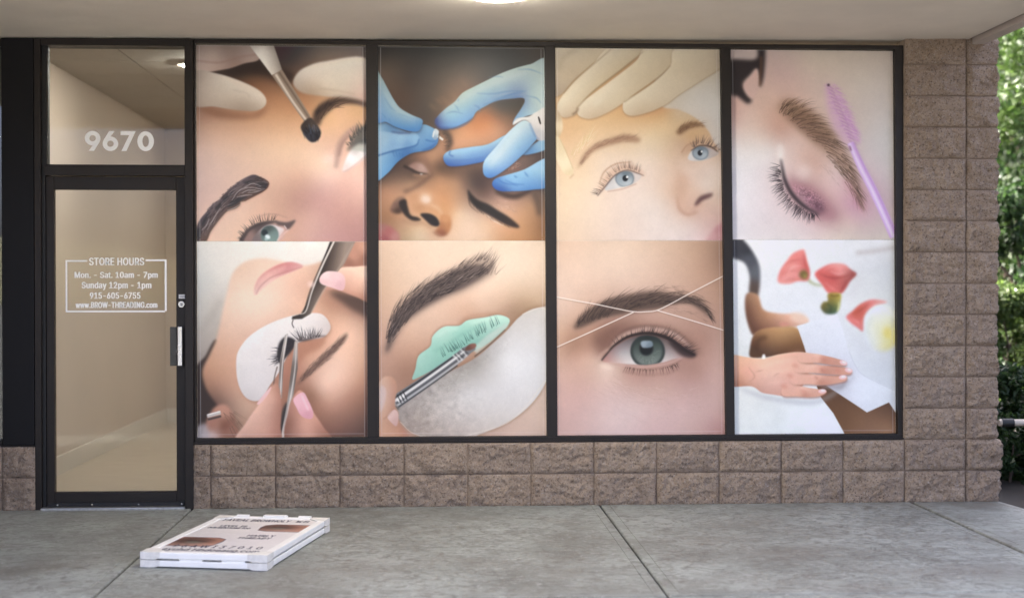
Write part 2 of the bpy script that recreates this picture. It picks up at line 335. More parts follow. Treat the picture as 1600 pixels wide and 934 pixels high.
def poster_brow_tint():
    p = Pic((20, 18, 810, 925), seed=11)
    p.base([(20,18,'#5e534b'),(600,40,'#5e544c'),(440,110,'#3b2f2b'),(760,60,'#6a5d55'),(200,150,'#3a2a22'),(300,190,'#734a30'),(420,260,'#ac754d'),(250,340,'#b98460'),(60,340,'#a2755d'),(120,420,'#d3a78b'),(60,500,'#d6b2a0'),(300,470,'#deb595'),(450,500,'#e4bd9b'),(600,560,'#e8c5a9'),(650,350,'#dcab7a'),(740,330,'#d4a272'),(760,400,'#ca9b79'),(200,600,'#dcb7a2'),(40,650,'#d6b3a6'),(400,600,'#ddb397'),(500,630,'#cfa088'),(480,730,'#b48574'),(600,690,'#c2938a'),(700,650,'#d5a595'),(800,640,'#dcb0a0'),(700,800,'#b68478'),(800,850,'#ab7a72'),(550,850,'#c8998a'),(600,920,'#b98880'),(450,870,'#c9977f'),(150,880,'#e4bc9f'),(300,760,'#d9ad92'),(220,800,'#e0b89e'),(60,740,'#d8b2a2'),(520,300,'#b67d52'),(560,470,'#e0b596'),(640,500,'#d9ae97'),(640,610,'#e2bdab'),(690,330,'#d8a67e')])
    p.shape([(20,130),(150,130),(260,95),(330,95),(480,150),(440,200),(360,165),(280,150),(200,160),(110,155)], '#1f1613', 14, .8)
    p.shape([(10,10),(300,10),(312,80),(240,102),(150,130),(10,137)], [(30,30,'#86756c'),(100,60,'#a89488'),(60,115,'#b39d92'),(250,60,'#9c877c'),(200,105,'#8f7468'),(150,20,'#7c6b62')], 3)
    p.line([(20,90),(130,98),(230,70),(300,60)], 7, '#8a6a60', 4, .6)
    p.shape([(20,300),(150,325),(280,335),(350,290),(300,350),(120,350)], '#7a4a30', 12, .7)
    p.shape([(10,143),(120,150),(230,185),(310,225),(343,265),(335,300),(290,322),(200,318),(100,302),(10,292)], [(30,160,'#9d8d80'),(60,190,'#b8aa9c'),(200,230,'#d2c6b5'),(300,260,'#d3c6b5'),(60,270,'#b5a596'),(250,312,'#a08c78'),(150,295,'#b3a290'),(120,215,'#c6baaa')], 3)
    p.line([(190,225),(250,238),(270,260)], 6, '#b5a592', 5, .6)
    p.shape([(470,195),(485,150),(530,115),(620,88),(820,78),(820,285),(740,270),(680,258),(600,250),(510,235)], [(500,190,'#b8aa9a'),(520,160,'#cbbfb0'),(640,140,'#d5cab9'),(760,130,'#d1c6b6'),(700,230,'#c5b5a2'),(795,240,'#c9a99b'),(560,228,'#ad967e'),(620,195,'#d3c5b1')], 4)
    p.line([(590,215),(680,225),(760,240)], 6, '#a38b74', 5, .5)
    p.line([(575,385),(585,340),(620,300),(680,272),(760,275),(815,290)], [34,50,52,34,22,16], '#31231e', 8, .9)
    p.line([(575,330),(610,300),(650,285)], 16, '#1b1412', 6, .7)
    p.hairs([(575,370),(600,320),(660,285)], [-70,-50,-20], [60,60,70], 60, ['#1e1613','#4a352b'], 4, -20, 22)
    p.shape([(262,10),(378,10),(418,128),(400,150),(370,155)], [(290,20,'#aaa398'),(330,30,'#dcd7cc'),(370,25,'#9a9186'),(380,130,'#c8c0b4'),(410,125,'#8f857a'),(350,90,'#d9d4c9')], 2, sp=False)
    p.shape([(370,155),(418,128),(550,345),(524,374)], '#8a7766', 2, sp=False)
    p.line([(388,150),(460,265),(532,365)], [12,10,9], '#d8cec0', 3, .9); p.line([(404,140),(480,255),(543,352)], [9,8,6], '#5a4a3d', 3, .8)
    p.shape([(505,388),(545,350),(575,375),(598,420),(578,458),(548,462),(518,428)], [(520,385,'#2a211c'),(560,380,'#3a2f28'),(555,420,'#2c3a52'),(530,420,'#17161b'),(580,440,'#1b1a20')], 3)
    p.hairs([(515,405),(560,420),(592,425)], [65,75,95], 34, 60, ['#121116','#2e3646','#0d0c10'], 7, -25, 14, soft=2)
    p.hairs([(530,375),(575,385)], [60,80], 40, 20, ['#6a5a50','#3a4a66'], 4, -8, 8, a=.5)
    # far eye
    e = lambda X, Y: (502.7+.4747*X, 195.2+.4747*Y); es = lambda L: [e(*q) for q in L]
    p.line(es([(345,820),(365,690),(395,580),(465,480),(570,405)]), [16,26,30,26,16], '#9c7870', 8, .75); p.line(es([(375,700),(410,580),(480,500)]), 8, '#6e5450', 5, .5)
    p.shape(es([(415,858),(432,760),(475,665),(530,615),(660,630),(660,690),(560,780)]), [(*e(440,820),'#dcc9c6'),(*e(500,720),'#e6e0e4'),(*e(600,680),'#dcd8da'),(*e(540,640),'#b9b4b2')], 4)
    p.shape(es([(500,630),(560,560),(660,530),(660,650),(580,650)]), [(*e(560,600),'#a8ada4'),(*e(640,600),'#c2cac6'),(*e(620,560),'#5c6664')], 5, .9)
    p.shape(es([(455,650),(480,600),(510,545),(560,450),(660,395),(660,560),(590,575),(520,612),(485,640)]), '#3c4142', 7, .85)
    p.hairs(es([(480,600),(540,500),(655,430)]), [-140,-110,-85], [20,44,52], 46, ['#1c1d20','#33383a'], 7, -4, 14, jit=16, soft=1.8)
    p.line(es([(415,860),(470,835),(560,770),(655,690)]), [6,7,7,6], '#c49a90', 4, .75); p.ell(*e(270,730), 30, 22, '#e8cabf', 14, .6)
    # wet brow
    s5 = lambda X, Y: (20.7+.3674*X, 579.6+.3674*Y); bs = lambda L: [s5(*q) for q in L]
    B = bs([(15,715),(60,640),(130,560),(200,470),(280,420),(350,340),(450,250),(540,180),(640,125),(720,100),(800,130),(900,195),(888,258),(830,310),(740,360),(600,432),(552,445),(540,485),(480,530),(385,562),(320,625),(240,725),(170,825),(110,945),(-20,960),(-10,800)])
    p.shape([(x+2, y+4) for x, y in B], '#a06a50', 6, .55)
    bm_ = np.clip(p.blur(p.shape(B, [(*s5(800,200),'#3a2e2e'),(*s5(600,250),'#5a4b4b'),(*s5(400,400),'#544646'),(*s5(250,550),'#5c4c4a'),(*s5(100,700),'#4c4042'),(*s5(60,880),'#5a463e')], 2), 3)*1.4, 0, 1)
    for L in ([(760,200),(860,190),(882,255),(820,295),(750,250)],[(375,510),(430,430),(520,390),(650,372),(560,425),(480,485)],[(330,400),(420,330),(470,300),(380,420),(330,450)],[(60,700),(130,600),(170,560),(120,680),(70,760)],[(580,200),(680,170),(760,190),(660,220)],[(230,520),(300,450),(330,440),(260,560)],[(0,800),(50,780),(40,900),(0,930)]): p.shape(bs(L), '#25262b', 3, .85, inner=bm_)
    C = bs([(40,880),(150,690),(280,510),(430,370),(640,240),(860,215)])
    p.hairs(C, [-58,-56,-50,-42,-20,5], 66, 110, ['#2a2224','#33292a'], 5, -30, 30, jit=10, curl=20, clip=bm_)
    p.hairs(C, [-58,-56,-48,-40,-18,8], 56, 70, ['#a39896','#8a7c7a','#776662'], 3, -28, 30, jit=9, curl=24, clip=bm_, a=.7)
    for L in ([(440,425),(520,315),(640,262),(810,280)],[(560,335),(660,295),(790,305)],[(600,262),(700,212),(810,245)],[(500,385),(600,362),(700,352)],[(130,800),(185,700),(245,600),(300,520)],[(60,800),(120,740),(155,655)],[(380,552),(470,522),(545,475)],[(640,330),(740,318),(830,290)]): p.line(bs(L), [2,4,2], '#b4acac', 1.2, .75)
    p.line(bs([(800,130),(902,195),(888,260),(830,312),(740,362),(600,434)]), [3,4,4,4,3,3], '#42201a', 1.5, .8); p.hairs(bs([(130,560),(350,340),(540,180)]), [-40,-35,-25], 16, 30, ['#3c3032'], 4, -6, 2)
    # near eye
    p.shape(bs([(560,960),(640,810),(760,720),(900,690),(1010,690),(1130,700),(1240,675),(1190,740),(1120,830),(1020,940)]), [(*s5(640,900),'#8a6a60'),(*s5(1100,780),'#c09486'),(*s5(800,760),'#4c3f3e'),(*s5(1040,900),'#c89c8e')], 5)
    p.shape(bs([(700,960),(760,830),(870,745),(960,735),(1060,765),(1098,800),(1040,880),(980,960)]), [(*s5(1030,800),'#dcd4d4'),(*s5(1060,830),'#d2bcb6'),(*s5(740,900),'#6c5e5c'),(*s5(960,760),'#c4bcbc')], 3)
    p.ell(*s5(915,860), 42, 44, [(*s5(900,780),'#3a4846'),(*s5(860,860),'#5f7c76'),(*s5(960,860),'#7ea098'),(*s5(920,930),'#88b0a8')], 2.5); p.ell(*s5(915,860), 43, 45, '#2c3836', 3, .25)
    p.ell(*s5(852,832), 15, 15, '#18262a', 3); p.ell(*s5(890,885), 13, 10, '#e0f2f2', 3, .95, 30); p.ell(*s5(870,915), 8, 6, '#aed2d2', 3, .8)
    p.line(bs([(545,960),(600,860),(660,790),(760,735),(880,705),(1010,690)]), [18,18,16,16,13,8], '#342c2c', 4, .9)
    p.shape(bs([(1000,688),(1130,700),(1245,675),(1155,792),(1105,752),(1020,738)]), '#4a3d3b', 4, .92); p.line(bs([(1100,740),(1130,785)]), 4, '#e6d2cc', 1.5, .8)
    p.hairs(bs([(560,930),(640,800),(760,715),(900,690),(1005,680)]), [-150,-130,-110,-88,-62], [30,36,40,42,34], 46, ['#1e1a1c','#2c2526'], 4.2, -2, 5, jit=7, curl=[-30,-20,-10,20,40], soft=.8)
    p.line(bs([(700,690),(820,615),(980,598),(1150,645)]), [3,5,5,3], '#9c7468', 3, .6); p.line(bs([(1010,930),(1080,860),(1160,790)]), 5, '#e2bfb2', 3, .7)
    return p.done()

def poster_lash_extension():
    p = Pic((22, 20, 803, 912), seed=12)
    p.base([(22,20,'#d4d5d3'),(150,60,'#dddcd8'),(60,200,'#c6c9c6'),(300,50,'#e2e0dd'),(550,60,'#dedcda'),(60,350,'#b4b1aa'),(150,150,'#d9d7d2'),(800,20,'#c9c4c0'),(30,480,'#a29a92'),(120,280,'#c4bfb8'),(800,900,'#4a3028'),(30,900,'#2a211e')])
    p.line([(30,440),(100,340),(130,280)], 24, '#9a948c', 14, .5)
    p.shape([(14,620),(60,540),(110,465),(150,560),(140,760),(90,900),(14,920)], '#2c211e', 5)
    F = [(172,200),(192,155),(232,118),(285,100),(340,97),(400,108),(500,130),(590,112),(700,60),(830,60),(830,930),(230,930),(150,830),(108,760),(62,690),(45,610),(75,540),(105,475),(122,410),(140,330),(160,250)]
    fc = [(230,160,'#dcbba2'),(320,110,'#e0c2ac'),(200,250,'#e6c8b1'),(160,400,'#dcb69c'),(110,560,'#c48f6d'),(70,620,'#b07a58'),(150,700,'#a3745a'),(250,300,'#e8cbb5'),(300,350,'#e6c5ae'),(420,270,'#e3bca4'),(480,200,'#dbab93'),(350,290,'#e8cab5'),(520,130,'#dcb49c'),(560,330,'#cf9d80'),(620,300,'#a87459'),(700,400,'#d5a588'),(650,570,'#e0b59c'),(760,520,'#cf9f82'),(600,680,'#dcb098'),(790,650,'#a87458'),(720,740,'#9a6750'),(790,850,'#4e3228'),(650,840,'#7a4d3c'),(620,760,'#b07c63'),(550,720,'#86573f'),(200,840,'#8f6a52'),(450,600,'#9e614a'),(520,540,'#bd8466'),(560,490,'#b57a5c'),(740,330,'#8a5f4c'),(120,760,'#5a3c30'),(300,850,'#a0705a'),(250,780,'#b98f74'),(740,450,'#d9ab90')]
    fc = [(x, y, _hx(c)*.90+np.array([.092, .078, .074])) for x, y, c in fc]
    p.shape(F, fc, 6)
    p.shape([(630,250),(720,260),(830,290),(830,370),(760,345),(690,300)], '#3c2c27', 12, .85)
    # lips
    p.shape([(284,264),(288,218),(318,172),(380,132),(450,113),(508,131),(470,153),(402,180),(345,217),(306,250)], [(300,220,'#d9a39c'),(370,160,'#d68f8b'),(450,128,'#d08888'),(350,190,'#e2b2aa'),(440,145,'#c47478'),(330,175,'#d18c88')], 3.5)
    p.line([(300,215),(350,170),(430,135)], 14, '#e8bcb6', 8, .45)
    p.line([(292,262),(312,225),(360,185),(430,158),(505,136)], [4,5,5,4,3], '#a85e5c', 3, .55)
    # white pad
    PD = [(200,560),(215,508),(262,450),(340,400),(430,365),(520,348),(590,350),(626,385),(632,422),(600,457),(540,468),(490,480),(455,505),(425,560),(392,622),(350,682),(318,738),(270,745),(230,715),(205,650)]
    p.shape([(x+5, y+8) for x, y in PD], '#9a6a54', 6, .55)
    p.shape(PD, [(230,560,'#d9d6d6'),(300,480,'#e0ddde'),(420,400,'#dcd8d8'),(560,380,'#d6d0d0'),(610,430,'#c3b9b8'),(300,650,'#d6d2d3'),(250,700,'#cdc8c8'),(380,540,'#d3cdcd'),(480,450,'#d9d5d5')], 2)
    # lid and lashes
    p.shape([(440,545),(470,495),(530,475),(610,462),(590,500),(520,540),(470,600),(440,600)], '#a2664c', 8, .6)
    p.shape([(398,482),(428,455),(470,468),(468,498),(432,545),(398,575),(386,540)], '#1d1b20', 4)
    p.hairs([(470,475),(440,520),(400,570)], [185,178,165], 44, 60, ['#121116','#22202a'], 5, -5, 16, jit=12)
    p.hairs([(395,490),(388,540),(395,575)], [185,170,140], 30, 24, ['#26222a'], 3, jit=20)
    p.line([(482,470),(520,468),(575,455),(612,450)], [14,10,6,3], '#241c1e', 4, .9)
    p.hairs([(484,470),(530,466),(580,455)], [-125,-95,-60], [60,58,40], 60, ['#17151a','#2b262a'], 4, 0, 6, jit=14)
    # brow
    p.shape([(478,672),(515,622),(578,560),(640,500),(702,442),(708,458),(665,512),(605,572),(545,622),(490,668)], '#5a4036', 7, .85)
    p.hairs([(490,660),(550,600),(620,535),(690,465)], [-50,-46,-42,-45], 44, 150, ['#2a1e1b','#4a352c','#38282a'], 3.4, [-8,-20,-18,-4], [8,22,18,6], a=.55, soft=1.4)
    # upper tweezers with hand
    p.shape([(690,125),(752,15),(830,15),(830,140)], [(740,80,'#b37c68'),(790,40,'#c08a74'),(790,110,'#8f5c4b'),(720,120,'#8a5848')], 4)
    p.shape([(600,160),(680,140),(740,135),(830,145),(830,295),(750,272),(660,240),(600,240),(570,210)], [(620,170,'#d6a693'),(720,160,'#dfb29e'),(790,190,'#e2b8a3'),(760,250,'#c48f79'),(650,225,'#c08b78'),(790,280,'#a06c58')], 3)
    p.shape([(636,12),(754,12),(700,120),(640,190),(602,240),(572,292),(542,350),(502,373),(455,375),(458,362),(498,350),(520,310),(545,240),(580,160)], [(700,40,'#7d6d64'),(640,60,'#3a302c'),(620,180,'#4a3e38'),(560,280,'#574a43'),(500,362,'#2d2826'),(660,130,'#65564d')], 2, sp=False)
    p.line([(652,18),(594,138),(550,245),(522,335),(495,352)], [9,8,6,5,3], '#dedad6', 2, .9); p.line([(640,18),(582,145),(540,245),(515,330)], 4, '#1a1615', 2, .9)
    p.line([(740,30),(665,155),(600,250),(545,345)], 6, '#a49488', 3, .6)
    p.shape([(586,182),(618,156),(680,162),(702,192),(692,242),(640,230),(590,212)], [(610,175,'#e6c6ca'),(660,180,'#dfb8be'),(680,220,'#cf9fa8'),(610,205,'#d8b0b5')], 2)
    p.ell(545,215,16,14,'#e6c9c6',6,.7); p.line([(462,376),(457,395),(465,414)], 4, '#37302e', 1.5)
    # ear
    p.shape([(50,930),(62,840),(100,775),(150,762),(182,800),(205,870),(215,930)], [(90,850,'#a26a55'),(140,790,'#b98068'),(180,880,'#8f5c48'),(80,910,'#b8a09c'),(150,860,'#7a4836')], 6)
    p.line([(66,815),(128,798)], 16, '#b9b4b0', 2); p.line([(70,830),(130,815)], 9, '#3a3230', 2); p.line([(68,808),(126,793)], 4, '#f0eeea', 1.5)
    p.hairs([(160,770),(200,840)], [50,60], 90, 24, ['#4a352a','#6a4c3a'], 3, -10, 40)
    p.shape([(14,870),(60,850),(70,930),(14,930)], '#a09aa0', 8, .8)
    # lower tweezers and fingers
    p.shape([(395,930),(408,800),(440,760),(455,930)], '#262425', 5)
    p.shape([(424,446),(438,440),(418,570),(408,735),(390,735),(400,560)], [(430,470,'#a39c98'),(405,600,'#6a615c'),(400,700,'#8d8580')], 1.5, sp=False)
    p.line([(433,446),(412,575),(402,720)], 4, '#d9d5d1', 1.5); p.line([(388,590),(375,640),(370,690)], 5, '#5a4a42', 2)
    p.shape([(468,476),(483,470),(482,600),(462,720),(436,850),(416,930),(400,930),(430,770),(452,600)], [(475,500,'#9a928d'),(465,620,'#5c544f'),(440,780,'#8f8984'),(415,900,'#b9b5b0')], 1.5, sp=False)
    p.line([(476,480),(468,610),(440,780),(412,920)], [3,5,8,7], '#d3cfcb', 2, .85)
    p.shape([(200,930),(240,850),(300,765),(352,692),(385,668),(405,730),(402,860),(392,930)], [(240,890,'#cf9c86'),(300,800,'#dcaa94'),(360,730,'#d49c86'),(390,800,'#a8705c'),(340,880,'#c58d78'),(385,690,'#b37a64')], 3)
    p.shape([(296,755),(358,682),(348,712),(312,757)], '#e6b6b6', 2)
    p.shape([(430,930),(438,790),(462,725),(500,702),(548,790),(600,868),(630,930)], [(450,850,'#8d5a49'),(500,850,'#c88f7a'),(560,880,'#b87e69'),(460,760,'#b57a66'),(540,910,'#c48b76'),(600,920,'#8f5c48')], 3)
    p.shape([(462,738),(505,708),(530,745),(552,800),(542,830),(500,818),(475,778)], [(480,745,'#e2aab6'),(520,770,'#e0a3b0'),(530,815,'#cf8c9b')], 2)
    p.line([(500,722),(530,790)], 8, '#f0ccd4', 4, .7)
    return p.done()

def poster_blue_gloves():
    p = Pic((27, 22, 803, 920), seed=13)
    f = lambda X, Y: (29.6+.4842*X, 490.9+.4842*Y)      # face study
    u = lambda X, Y: (29.6+.5067*X, 47.3+.5067*Y)       # upper half study
    def FF(L): return [(*f(a, b), c) for a, b, c in L]
    def UU(L): return [(*u(a, b), c) for a, b, c in L]
    def fs(L): return [f(a, b) for a, b in L]
    def us(L): return [u(a, b) for a, b in L]
    p.base(UU([(0,0,'#3a3633'),(700,60,'#45413c'),(1450,0,'#4a443f'),(300,250,'#463b35'),(250,430,'#523e33'),(620,430,'#705540'),(800,260,'#6c5444'),(450,520,'#4c4038'),(1100,480,'#382d27'),(60,170,'#66574b'),(900,650,'#c67b48'),(1000,600,'#bb7342'),(750,740,'#d89c70'),(700,850,'#d29a78'),(1100,700,'#c08a68'),(1200,620,'#7c563f'),(900,800,'#d49a74'),(1250,500,'#33291f'),(550,700,'#5c4436')])
     +FF([(60,400,'#bd8c6e'),(40,320,'#6e5648'),(200,330,'#967560'),(300,330,'#a8846a'),(600,300,'#bd8d6a'),(650,400,'#c8946c'),(740,330,'#b88d6e'),(380,450,'#dca880'),(560,430,'#d29a70'),(700,500,'#d29e76'),(640,600,'#dca06e'),(760,640,'#efccac'),(860,720,'#f2d2b8'),(1000,720,'#eec8a8'),(1000,830,'#f0ccae'),(1200,850,'#daa67c'),(1400,800,'#ca966a'),(1520,700,'#a87c5a'),(1450,560,'#c09470'),(1570,400,'#5e4e47'),(1350,500,'#b48e78'),(1200,500,'#c8a08c'),(1000,420,'#644c45'),(900,350,'#584743'),(950,250,'#4c3b36'),(700,210,'#62493c'),(600,180,'#523d32'),(530,90,'#c29270'),(460,90,'#a87c62'),(250,170,'#58433a'),(330,250,'#5a463e'),(180,260,'#6a5348'),(250,740,'#caa282'),(300,800,'#d8b690'),(400,810,'#e8ccac'),(500,840,'#e2bc9c'),(100,640,'#b2815f'),(50,560,'#ba8a6a')]))
    for q in ((600,430),(560,450),(700,400),(640,470),(790,280),(500,500)): p.ell(*u(*q), 24, 9, '#8f6c50', 7, .35, 40)
    # nose
    p.line(fs([(240,420),(330,390),(430,320),(520,240)]), [20,18,16,20], '#6e5347', 8, .75)
    p.shape(fs([(110,590),(140,520),(190,470),(250,470),(230,540),(220,620),(150,625)]), FF([(140,560,'#8c6a5b'),(200,490,'#9a7866'),(180,600,'#4c382f')]), 6)
    p.shape(fs([(300,430),(420,410),(540,450),(640,560),(690,650),(600,640),(480,600),(380,620),(310,560)]), FF([(340,470,'#d6a078'),(440,480,'#eec6a6'),(540,520,'#dca67c'),(620,600,'#e0a878'),(400,580,'#c8926a')]), 14, .8)
    p.ell(*f(455,490), 22, 17, '#fae6d8', 9, .9, 20); p.line(fs([(500,540),(570,580),(610,640)]), [10,12,8], '#f2cdac', 7, .7)
    p.shape(fs([(540,800),(575,740),(600,640),(680,650),(695,740),(665,815),(605,838)]), FF([(640,680,'#dd9f6e'),(680,760,'#c8895c'),(600,820,'#9a6048'),(590,740,'#b87c56')]), 6)
    p.line(fs([(520,800),(580,835),(650,820)]), [8,12,8], '#8a5640', 6, .6)
    p.shape(fs([(195,515),(258,490),(278,560),(305,640),(372,662),(405,690),(330,697),(262,655),(212,585)]), '#2f2725', 4.5)
    p.shape(fs([(398,632),(478,625),(550,660),(582,720),(560,750),(500,737),(448,690)]), '#2d2829', 4)
    p.line(fs([(220,690),(330,720),(430,720),(520,770)]), [14,16,12,10], '#b08a6c', 8, .6)
    # lips
    p.shape(fs([(-20,735),(90,738),(180,800),(200,860),(170,910),(-20,910)]), FF([(40,760,'#b07a72'),(90,800,'#bd6e6c'),(150,850,'#c98d86'),(60,870,'#a85f60')]), 7)
    # eyes
    p.shape(fs([(280,190),(340,140),(420,150),(480,230),(420,250),(340,220)]), FF([(340,170,'#a88278'),(420,190,'#c6a79e'),(460,230,'#b3928a')]), 6, .9); p.line(fs([(440,90),(480,160),(510,230)]), [14,18,10], '#8a6656', 8, .6)
    p.line(fs([(240,170),(310,205),(380,238),(485,252)]), [12,12,11,4], '#2a211e', 4, .95); p.ell(*f(410,250), 7, 4, '#c9d0d4', 2.5, .8); p.line(fs([(330,260),(440,262),(500,240)]), 8, '#b58c72', 5, .7)
    p.shape(fs([(855,395),(900,448),(960,498),(1050,535),(1150,598),(1262,668),(1345,742),(1330,762),(1240,742),(1140,690),(1040,632),(950,582),(888,522),(862,470)]), FF([(900,480,'#262120'),(1100,600,'#2f2a2a'),(1300,730,'#3a2e29')]), 5)
    p.line(fs([(1035,642),(1110,698),(1195,742)]), [2,5,2], '#f2dccb', 2, .85); p.line(fs([(862,470),(880,550),(960,620)]), [5,4,2], '#332825', 3, .7)
    p.hairs(fs([(900,520),(1040,640),(1240,745)]), [80,60,35], 22, 36, ['#241c1a'], 3, -2, 4, a=.5, soft=1.5)
    p.hairs(fs([(1080,520),(1180,560),(1290,620)]), [40,30,35], 26, 60, ['#f0d8c8','#d8b4a0','#9a7668'], 3, -26, 10, jit=30, a=.45)
    p.line(fs([(1120,410),(1230,450),(1330,455),(1470,400)]), [14,26,26,12], '#2c211e', 8, .85); p.line(fs([(1490,410),(1530,520),(1545,640)]), [26,30,20], '#574740', 9, .7)
    p.hairs(fs([(1220,200),(1330,165)]), -30, 30, 46, ['#f0ccbc','#c88c74','#8a5c4c'], 3, -16, 16, jit=25)
    # brow under the tweezer tip
    p.line(us([(590,700),(640,760),(655,830),(620,900)]), [14,26,26,14], '#3a2c25', 8, .85); p.hairs(us([(600,720),(650,800),(640,880)]), [200,190,170], 20, 40, ['#2a201b','#4c3a30'], 3, -14, 10, jit=18)
    D = '#3f74b4'
    def glove(P, c, dk='#2c2a36'):
        p.shape([(x+1, y+6) for x, y in P], dk, 6, .55); return p.shape(P, c, 2)
    # left hand
    glove(us([(-30,900),(-30,630),(60,640),(170,690),(300,730),(400,660),(500,690),(545,740),(540,830),(470,890),(300,925),(180,1000),(80,1110),(-30,1170)]), UU([(30,680,'#86b4d8'),(120,720,'#5b8cc0'),(200,790,'#8fbfe4'),(300,780,'#8cbae0'),(430,690,'#7eb2da'),(500,740,'#6ea4d4'),(480,850,'#4a84c6'),(380,880,'#5a92cc'),(250,880,'#3f70b0'),(150,880,'#6a9fd4'),(60,820,'#9cc4e6'),(60,980,'#82b6e2'),(150,980,'#5f9ad4'),(350,700,'#4a7cb4')]))
    p.shape(us([(-20,740),(120,735),(280,732),(350,745),(378,800),(340,850),(240,880),(130,905),(-20,950)]), UU([(30,800,'#a2c8e6'),(200,780,'#98c4e8'),(330,790,'#8cbce4'),(150,860,'#86b4e0'),(280,860,'#6a9cd2')]), 3)
    p.line(us([(375,790),(345,850),(240,882),(130,905),(-20,952)]), [5,7,9,8,6], '#2f62a4', 3, .8); p.line(us([(120,728),(200,738),(300,738)]), [6,10,6], '#3a4e80', 4, .8)
    p.line(us([(430,800),(500,815),(540,800)]), 6, '#2f62a4', 3, .7); p.line(us([(400,900),(480,870),(538,820)]), [6,8,4], '#28508e', 4, .7)
    for k in range(4): p.line(us([(130+k*30,905+k*6),(150+k*26,960+k*4)]), [7,2], '#2f62a4', 3, .5)
    glove(us([(-30,170),(30,230),(85,330),(140,430),(200,510),(300,570),(395,610),(405,650),(375,715),(300,725),(170,690),(70,640),(-30,610)]), UU([(30,300,'#a0bece'),(60,450,'#94bcdc'),(130,520,'#9ac0d8'),(250,590,'#94bad2'),(340,630,'#86b2d6'),(300,690,'#4f8ccc'),(150,660,'#5c96d0'),(40,600,'#78aade'),(380,640,'#5c94c8')]))
    for L in ([(100,600),(110,640),(140,670)],[(180,560),(240,580),(330,610)],[(30,560),(60,590),(70,620)],[(345,620),(352,660),(350,710)],[(60,420),(110,500),(160,540)]): p.line(us(L), [3,6,3], '#5c8ec4', 3, .55)
    p.line(us([(50,340),(120,470),(220,560),(330,600)]), [8,14,12,6], '#c4d8de', 8, .55)
    # right hand
    glove(us([(520,640),(545,580),(620,510),(700,450),(770,370),(880,310),(1000,250),(1120,190),(1250,140),(1400,100),(1560,70),(1560,560),(1440,560),(1330,590),(1240,650),(1250,600),(1310,510),(1345,440),(1320,410),(1200,420),(1080,440),(980,490),(900,540),(860,600),(780,650),(680,690),(580,695)]), UU([(600,580,'#92bfdc'),(700,500,'#a2c8d6'),(800,440,'#a6cad4'),(1000,300,'#aacad2'),(1200,220,'#b4ced4'),(1450,200,'#b8d0d4'),(1400,400,'#acc8d2'),(1150,370,'#88aecc'),(1000,400,'#86b4d4'),(860,540,'#74a8d6'),(700,650,'#6fa6dc'),(540,620,'#3a4c8c'),(560,670,'#4a6cb0'),(1300,420,'#5876ac'),(1320,540,'#8cb4d2'),(1450,500,'#b4ccd4'),(1100,420,'#6a94c0')]))
    p.line(us([(528,600),(530,650),(560,690),(640,698)]), [10,14,10,6], '#2e3f80', 5, .8); p.line(us([(560,690),(700,688),(800,650),(870,590)]), [6,8,8,4], '#3c5c9c', 4, .75)
    for L, w in (([(880,480),(920,500),(930,540)],9),([(900,370),(1050,375),(1200,350),(1330,345)],7),([(960,480),(1100,430),(1250,370),(1360,345)],9),([(1060,430),(1180,390),(1320,365)],7),([(1130,420),(1250,405),(1330,400)],10),([(1010,225),(1100,215),(1150,225)],5),([(1350,390),(1450,410),(1500,460)],5),([(1280,150),(1400,150),(1510,190)],5),([(740,420),(730,450)],7),([(690,470),(720,500),(740,540)],5),([(620,560),(690,540),(780,560)],5)): p.line(us(L), [w*.4, w, w*.4], '#4f7fb8', 3, .6)
    p.line(us([(600,540),(740,440),(900,350),(1100,260),(1350,180)]), [8,14,16,18,14], '#cfdfe2', 9, .5)
    glove(us([(1300,920),(1400,850),(1560,760),(1560,870),(1380,930)]), UU([(1350,900,'#5a90c8'),(1500,800,'#8cbade')]))
    glove(fs([(620,95),(650,40),(740,10),(900,-15),(1050,-40),(1200,-120),(1260,-130),(1130,0),(1040,110),(900,150),(760,172),(660,165)]), FF([(660,60,'#8cbae0'),(640,110,'#4a7cc4'),(780,50,'#94c4ea'),(900,30,'#8abce8'),(1000,60,'#6a9cd6'),(800,130,'#5a88cc'),(720,160,'#3c64b0'),(1100,-40,'#94c0e4')]))
    p.line(fs([(690,20),(680,60),(720,80)]), 7, '#3f6cb4', 3, .7); p.line(fs([(650,120),(760,120),(900,110),(1010,90)]), [6,8,6,4], '#4a74bc', 4, .6)
    glove(fs([(1090,350),(1120,290),(1240,250),(1400,200),(1640,90),(1640,350),(1480,395),(1300,410),(1150,405)]), FF([(1120,330,'#4a80cc'),(1200,310,'#7cb4e8'),(1350,260,'#8cc0ea'),(1500,220,'#9acaee'),(1300,350,'#82b8ea'),(1200,385,'#3c66b4'),(1450,370,'#6098d8'),(1160,290,'#5c92d8')]))
    for L in ([(1140,290),(1200,330),(1340,360)],[(1210,300),(1300,340),(1400,345)],[(1300,260),(1330,280)],[(1400,220),(1420,250),(1440,270)]): p.line(fs(L), [3,8,3], '#3f74c0', 3, .6)
    glove(fs([(1000,200),(1020,110),(1130,-20),(1260,-170),(1390,-270),(1480,-230),(1540,-130),(1450,-10),(1330,110),(1220,200),(1090,280),(1020,265)]), FF([(1100,130,'#b4d6ee'),(1040,220,'#6aa2e0'),(1250,-20,'#b0d4ec'),(1400,-180,'#b4d2e6'),(1450,-60,'#7cacd8'),(1300,90,'#80b0e0'),(1180,200,'#76a8e2'),(1080,265,'#5488d0'),(1180,60,'#bcdaf0')]))
    p.line(fs([(1060,180),(1150,60),(1290,-90),(1380,-200)]), [14,22,20,10], '#d2e6f2', 10, .55)
